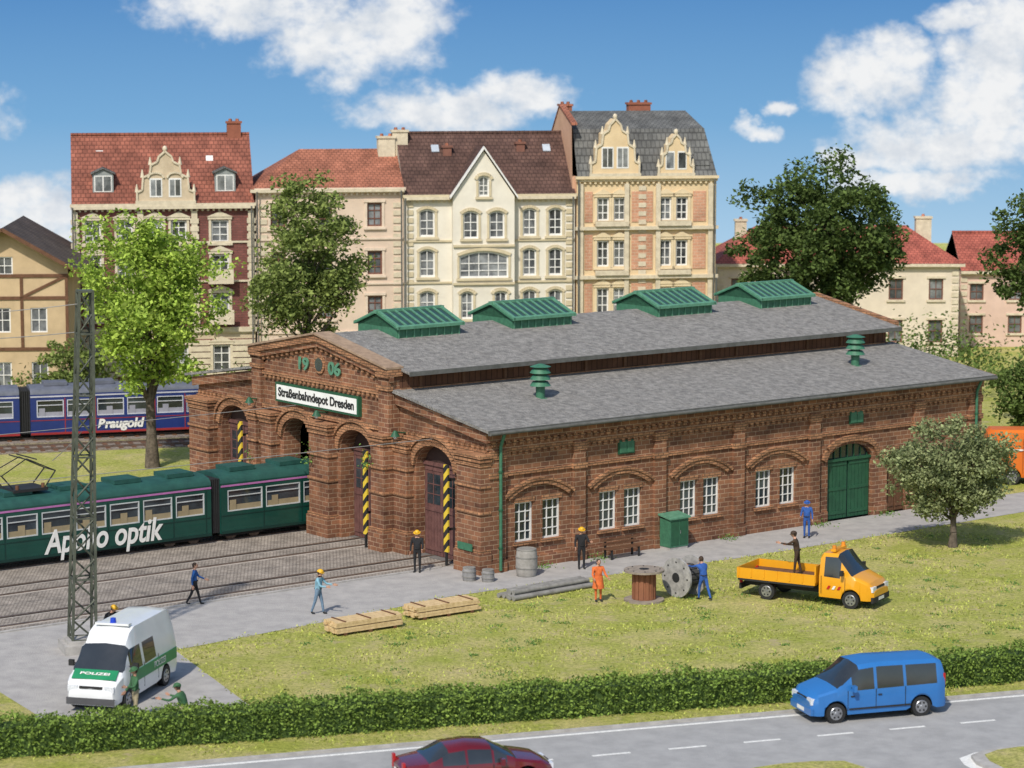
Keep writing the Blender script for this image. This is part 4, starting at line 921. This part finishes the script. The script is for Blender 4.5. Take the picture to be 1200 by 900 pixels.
mb.box(-.47,-.365,.2,-.02,-.35,1.28,dgreen); mb.box(.02,-.365,.2,.47,-.35,1.28,dgreen); mb.box(.03,-.39,.7,.06,-.365,.85,chrome); mb.obj('cabinet_body',E,.01)
for L in(6.6,):
    c=dl(L,-.75); E=empty('park_bench',c,ROT); mb=MB()
    for x in(-.75,.75):
        mb.box(x-.04,-.25,0,x+.04,-.19,.45,black); mb.box(x-.04,.2,0,x+.04,.26,.85,black); mb.box(x-.04,-.25,.38,x+.04,.26,.43,black)
    for i in range(4): mb.box(-.95,-.27+i*.13,.43,.95,-.17+i*.13,.47,brownw)
    for z in(.58,.74): mb.box(-.95,.17,z,.95,.2,z+.1,brownw)
    mb.obj('slats',E)
def clump(name,loc,r,h,n,mt,ls=.07):
    P=np.random.normal(size=(n,3))*np.array([r,r,h*.45]); P[:,2]=np.abs(P[:,2]); o=quads(name,P,ls,mt); o.location=loc
for L in(2.6,5.6,13.0,18.6,23.0,26.5,28.0): clump('weeds',dl(L,-.35),.3,.25,120,MATS['weed_leaves'],.05)
for L,w_,z in((-1.05,11.9,3.2),(-1.0,7.35,3.6),(-.8,17.0,2.6)): clump('climbing_plant',dl(L,w_,z),.16,.9,70,MATS['weed_leaves'],.06)
# ------------------------------------------------------------------ PEOPLE
skin=M('skin',(.50,.28,.19),(.44,.24,.16),8,.55); hair=M('hair_brown',(.05,.03,.018),None,20,.8)
lips=M('lips',(.32,.10,.08),None,3,.5)
def cloth(n,c): return M('cloth_'+n,c,tuple(x*.7 for x in c),7,.9,bump=.3,bscale=30)
def person(name,loc,face,top,legs,hat=None,lean=0,arms=((5,12,15),(5,12,15)),lg=((0,0),(0,0)),h=1.75,z=0,shoes=None,coat=None):
    rad=math.radians; k=h/1.75; shoes=shoes or black
    la=rad(lean)
    def up(p):
        x,y,zz=p; dz=zz-.95; return V((x*math.cos(la)+dz*math.sin(la),y,.95+dz*math.cos(la)-x*math.sin(la)))
    J=[];Rr=[];Ed=[];MT=[]
    def j(p,r): J.append(V(p)); Rr.append(r); return len(J)-1
    def e(a,b,m_): Ed.append((a,b)); MT.append(m_)
    pel=j((0,0,.95),(.12,.155)); sp=j(up((0,0,1.12)),(.105,.14)); ch=j(up((0,0,1.33)),(.12,.17)); nk=j(up((0,0,1.47)),(.065,.075)); hd=j(up((.015,0,1.60)),(.055,.055))
    e(pel,sp,top);e(sp,ch,top);e(ch,nk,top);e(nk,hd,skin); hands=[]
    for s,(a,c,b) in zip((1,-1),arms):
        sh=up((0,s*.185,1.41)); a1=rad(a); c1=rad(c); a2=rad(a+b); c2=rad(c*.3)
        d1=V((math.sin(a1)*math.cos(c1),s*math.sin(c1),-math.cos(a1)*math.cos(c1))); d2=V((math.sin(a2)*math.cos(c2),s*math.sin(c2),-math.cos(a2)*math.cos(c2)))
        el=sh+d1*.29; wr_=el+d2*.25; i1=j(sh,(.062,.062)); i2=j(el,(.045,.045)); i3=j(wr_,(.032,.032)); i4=j(wr_+d2*.03,(.026,.03))
        e(ch,i1,top);e(i1,i2,top);e(i2,i3,top);e(i3,i4,skin); hands.append((wr_+d2*.03,d2,s))
    zs=[]
    for s,(a,b) in zip((1,-1),lg):
        a1=rad(a);a2=rad(a-b); hp_=V((0,s*.09,.90)); kn=hp_+V((math.sin(a1),s*.02,-math.cos(a1)))*.42; an=kn+V((math.sin(a2),0,-math.cos(a2)))*.40
        i1=j(hp_,(.088,.085)); i2=j(kn,(.058,.058)); i3=j(an,(.042,.042)); i4=j(an+V((.02,0,-.045)),(.042,.045)); i5=j(an+V((.15,s*.02,-.055)),(.03,.042))
        e(pel,i1,legs);e(i1,i2,legs);e(i2,i3,legs);e(i3,i4,shoes);e(i4,i5,shoes); zs.append(an.z-.09)
    off=-min(zs)
    me=bpy.data.meshes.new('t'); me.from_pydata([p+V((0,0,off)) for p in J],Ed,[]); ob=bpy.data.objects.new('t',me); COL.objects.link(ob)
    sk=ob.modifiers.new('s','SKIN'); sk.use_smooth_shade=True; ss=ob.modifiers.new('u','SUBSURF'); ss.levels=1; ss.render_levels=1
    for i,r in enumerate(Rr): me.skin_vertices[0].data[i].radius=r
    me.skin_vertices[0].data[0].use_root=True
    dg=bpy.context.evaluated_depsgraph_get(); ev=ob.evaluated_get(dg); tm=ev.to_mesh(); mb=MB(); vs=[v.co.copy() for v in tm.vertices]
    ends=[(J[a]+V((0,0,off)),J[b]+V((0,0,off))) for a,b in Ed]; groups={}
    for pl in tm.polygons:
        c=pl.center; best=1e9;bm_=top
        for (a,b),m_ in zip(ends,MT):
            d=b-a; t=max(0,min(1,(c-a).dot(d)/max(d.length_squared,1e-9))); q=(a+d*t-c).length
            if q<best-1e-4: best=q;bm_=m_
        groups.setdefault(bm_,[]).append(tuple(pl.vertices))
    base=len(mb.v); mb.v+=[tuple(v) for v in vs]
    for m_,fs in groups.items():
        for f_ in fs: mb.f.append(tuple(i+base for i in f_)); mb.m.append(mb.mi(m_)); mb.sm.append(True)
    ev.to_mesh_clear(); bpy.data.objects.remove(ob)
    hc=J[hd]+V((.015,0,.04+off)); 
    mb.sph(hc,(.098,.078,.118),skin,14,10); mb.cyl(hc+V((.088,0,.01)),hc+V((.118,0,-.02)),.01,.016,skin,6)
    for s in(-1,1): mb.sph(hc+V((.085,s*.032,.015)),(.014,.014,.010),black,6,4); mb.sph(hc+V((0,s*.08,-.0)),(.02,.012,.03),skin,6,4); mb.box(hc.x+.084,hc.y+s*.032-.016,hc.z+.033,hc.x+.094,hc.y+s*.032+.016,hc.z+.04,hair)
    mb.box(hc.x+.08,hc.y-.025,hc.z-.055,hc.x+.092,hc.y+.025,hc.z-.047,lips)
    mb.sph(hc+V((-.018,0,.015)),(.102,.087,.118),hair,14,8,-.1,1)
    mb.sph(hc+V((-.03,0,-.01)),(.082,.08,.10),hair,12,6,-.6,.4)
    if hat:
        mb.sph(hc+V((-.005,0,.04)),(.125,.11,.11),hat,14,6,0,1); mb.cyl(hc+V((.015,0,.04)),hc+V((.02,0,.052)),.145,.135,hat,16)
    for wr_,d,s in hands:
        w0=wr_+V((0,0,off)); side=V((1,0,0)) if abs(d.z)>.6 else V((0,0,1)); side=(side-d*side.dot(d)).normalized(); nn=d.cross(side).normalized()
        pc=w0+d*.05; mb.pbox(pc-side*.038-nn*.012-d*.045,side*.076,nn*.024,d*.085,skin)
        for i in range(4):
            L=(.068,.08,.074,.058)[i]; q=pc+side*(.029-.019*i)+d*.038; inw=nn*(-.012*s) ; m1=q+d*L*.55+inw; mb.tube([q,m1,m1+d*L*.4+inw*2.2],[.0095,.0088,.007],skin,5)
        q=pc+side*.036-d*.01; mb.tube([q,q+side*.028+d*.03,q+side*.03+d*.06],[.011,.0095,.008],skin,5)
    if coat:
        c0=V((0,0,.98+off)); mb.cyl(c0+V((0,0,-.42)),c0+V((0,0,.12)),.235,.165,coat,16,caps=False)
    elif lean<20: mb.cyl(V((0,0,1.0+off)),V((0,0,1.035+off)),.138,.138,black,14,caps=False)
    o=mb.obj(name,None); o.location=(loc[0],loc[1],z); o.rotation_euler=(0,0,math.radians(face)); o.scale=(k*1.07,k*1.07,k); return o
yhat=M('hard_hat_yellow',(.75,.42,.02),None,3,.4); bk=cloth('black',(.02,.02,.022)); bl=cloth('blue',(.03,.10,.35)); lb=cloth('light_blue',(.22,.42,.52)); orr=cloth('orange',(.70,.16,.04)); gn=cloth('police_green',(.05,.14,.06)); kh=cloth('khaki',(.38,.32,.20)); db=cloth('dark_blue',(.02,.10,.32)); jn=cloth('jeans',(.16,.24,.33)); cbn=cloth('brown',(.06,.035,.02))
person('worker',(-3.93,107.9),-100,bk,bk,yhat,arms=((10,10,50),(0,12,10)))
person('worker',(-7.45,99.8),-20,lb,jn,yhat,arms=((35,10,50),(30,12,60)),lg=((14,6),(-12,8)),lean=6)
person('worker',(-12.4,101.5),0,db,bk,None,arms=((25,10,40),(-15,10,20)),lg=((16,4),(-16,12)),h=1.68)
person('worker',(-15.0,95.6),-30,bk,bk,yhat,lean=35,arms=((60,10,40),(50,10,40)),lg=((85,120),(50,110)))
person('police_officer',(-12.2,83.7),-150,gn,kh,gn,arms=((30,15,70),(10,12,30)),lg=((4,2),(-4,2)))
person('police_officer',(-10.5,82.9),160,gn,kh,gn,lean=20,arms=((50,25,50),(50,10,50)),lg=((90,115),(20,95)))
person('worker',(2.9,108.6),-80,bk,bk,yhat,arms=((30,15,70),(5,15,40)))
person('woman',(3.39,102.1),-70,orr,orr,None,arms=((15,14,50),(10,14,50)),h=1.68,coat=orr)
person('worker',(7.55,102.4),120,bl,bl,None,lean=14,arms=((70,10,20),(75,10,15)),lg=((18,14),(-20,6)))
person('worker',(13.08,115.6),-100,bl,bl,bl,arms=((5,10,20),(10,12,60)),h=1.66)
tx,ty=11.9+math.cos(math.radians(-30))*-.6,102.5+math.sin(math.radians(-30))*-.6
person('worker',(tx-.1,ty+.1),165,cbn,cbn,hair,lean=10,arms=((60,10,40),(20,20,70)),lg=((8,4),(-8,4)),z=.9)
# ------------------------------------------------------------------ SKY backdrop
sm=bpy.data.materials.new('sky_clouds'); sm.use_nodes=True; n=sm.node_tree.nodes; l=sm.node_tree.links; n.clear()
out=n.new('ShaderNodeOutputMaterial'); em=n.new('ShaderNodeEmission'); l.new(em.outputs[0],out.inputs['Surface'])
tc=n.new('ShaderNodeTexCoord')
def mth(op,a,b=None,c=None,clamp=False):
    x=n.new('ShaderNodeMath'); x.operation=op; x.use_clamp=clamp
    for i,q in enumerate((a,b,c)):
        if q is None: continue
        if isinstance(q,(int,float)): x.inputs[i].default_value=q
        else: l.new(q,x.inputs[i])
    return x.outputs[0]
def nz(scale,det,rough,off=0):
    x=n.new('ShaderNodeTexNoise'); x.inputs['Scale'].default_value=scale; x.inputs['Detail'].default_value=det; x.inputs['Roughness'].default_value=rough
    mp=n.new('ShaderNodeMapping'); mp.inputs['Location'].default_value=(off,off*.7,off); mp.inputs['Scale'].default_value=(1,1,1.35); l.new(tc.outputs['Object'],mp.inputs['Vector']); l.new(mp.outputs[0],x.inputs['Vector']); return x
w1=nz(.11,6,.6); w2=nz(.25,8,.62,9)
sp=n.new('ShaderNodeSeparateXYZ'); l.new(tc.outputs['Object'],sp.inputs[0]); sc=n.new('ShaderNodeSeparateColor'); l.new(w1.outputs['Color'],sc.inputs[0])
X=mth('ADD',sp.outputs['X'],mth('MULTIPLY',mth('SUBTRACT',sc.outputs[0],.5),8)); Zc=mth('ADD',sp.outputs['Z'],mth('MULTIPLY',mth('SUBTRACT',sc.outputs[1],.5),6))
# cloud banks on the backdrop: centre x, centre z, half width, half height (metres)
bl_=[(-28.8,25.5,11.5,3.9),(-18.5,21.2,9.5,4.3),(-12.3,23.8,6.3,5.3),(-7.4,14.6,10.5,2.7),(.3,15.6,6.8,2.7),(39,18.4,7.2,4.9),(41.7,20.6,5,3.0),(47.3,11.1,12.5,4.1),(52.4,15.4,8.2,5.8),(53.8,22,7.2,6.8),(48.5,25,4.6,1.8),(37.1,9.2,5,1.6),(-53.3,2.8,8.3,4.3),(-50,0,7,2.6),(26.6,13.2,2.6,1.0),(29.4,15.1,1.8,.9),(66.8,12.5,10,7),(-66.8,15.3,12,5),(44.5,6.6,10,1.8),(-70,3.2,10,5),(74,21,7,4)]
acc=None
for cx,cz,rx,ry in bl_:
    dx=mth('DIVIDE',mth('SUBTRACT',X,cx),rx); dz=mth('DIVIDE',mth('SUBTRACT',Zc,cz),ry)
    v_=mth('SUBTRACT',1.0,mth('ADD',mth('MULTIPLY',dx,dx),mth('MULTIPLY',dz,dz)))
    v_=mth('MAXIMUM',v_,-1.6); acc=v_ if acc is None else mth('MAXIMUM',acc,v_)
den=mth('ADD',acc,mth('MULTIPLY',mth('SUBTRACT',w2.outputs['Fac'],.5),2.8))
mr=n.new('ShaderNodeMapRange'); mr.interpolation_type='SMOOTHSTEP'; mr.inputs['From Min'].default_value=-.45; mr.inputs['From Max'].default_value=1.0; l.new(den,mr.inputs['Value'])
gr_=n.new('ShaderNodeValToRGB'); g0=mth('DIVIDE',sp.outputs['Z'],30.0,clamp=True); l.new(g0,gr_.inputs['Fac'])
gr_.color_ramp.elements[0].position=0; gr_.color_ramp.elements[0].color=(.40,.61,.80,1); gr_.color_ramp.elements[1].position=1; gr_.color_ramp.elements[1].color=(.085,.25,.55,1)
e_=gr_.color_ramp.elements.new(.45); e_.color=(.19,.41,.68,1)
cr=n.new('ShaderNodeValToRGB'); cr.color_ramp.elements[0].position=.3; cr.color_ramp.elements[0].color=(.60,.66,.74,1); cr.color_ramp.elements[1].position=.62; cr.color_ramp.elements[1].color=(.88,.89,.90,1)
w3=nz(.22,5,.6,31); l.new(mth('ADD',w3.outputs['Fac'],mth('MULTIPLY',den,.05)),cr.inputs['Fac'])
mx=n.new('ShaderNodeMix'); mx.data_type='RGBA'; l.new(mr.outputs['Result'],mx.inputs['Factor']); l.new(gr_.outputs[0],mx.inputs['A']); l.new(cr.outputs[0],mx.inputs['B']); l.new(mx.outputs['Result'],em.inputs['Color']); em.inputs['Strength'].default_value=1.0
try: sm.cycles.emission_sampling='NONE'
except Exception: pass
vs=[];nn_=24
for i in range(nn_+1):
    x=-240+480*i/nn_; y=290-max(0,abs(x)-90)**2*.004; vs+= [(x,y,-.5),(x,y,150)]
me=bpy.data.meshes.new('sky'); me.from_pydata(vs,[],[(2*i,2*i+2,2*i+3,2*i+1) for i in range(nn_)]); me.materials.append(sm); COL.objects.link(bpy.data.objects.new('sky',me))
# ------------------------------------------------------------------ light + world + camera
sv=V((-.24,-.66,.74)).normalized()
w=bpy.data.worlds.new('World'); scene.world=w; w.use_nodes=True; nt=w.node_tree; st=nt.nodes.new('ShaderNodeTexSky'); st.sky_type='NISHITA'; st.sun_disc=False
st.sun_elevation=math.asin(sv.z); st.sun_rotation=math.atan2(sv.x,sv.y)%(2*math.pi); nt.links.new(st.outputs[0],nt.nodes['Background'].inputs['Color']); nt.nodes['Background'].inputs['Strength'].default_value=.15
sd=bpy.data.lights.new('sun','SUN'); sd.energy=4.1; sd.angle=math.radians(1.5); sd.color=(1,.94,.85); so=bpy.data.objects.new('sun',sd); COL.objects.link(so); so.rotation_euler=sv.to_track_quat('Z','Y').to_euler(); so.location=(-30,20,60)
cd=bpy.data.cameras.new('camera'); cd.sensor_width=36; cd.lens=93; cd.clip_end=6000; cd.clip_start=1; co=bpy.data.objects.new('camera',cd); COL.objects.link(co); co.location=(0,0,21.8); co.rotation_euler=(math.radians(90-7.35),0,0); scene.camera=co
cd.dof.use_dof=True; cd.dof.focus_distance=112; cd.dof.aperture_fstop=.7
scene.view_settings.view_transform='Standard'; scene.view_settings.look='None'; scene.view_settings.exposure=0
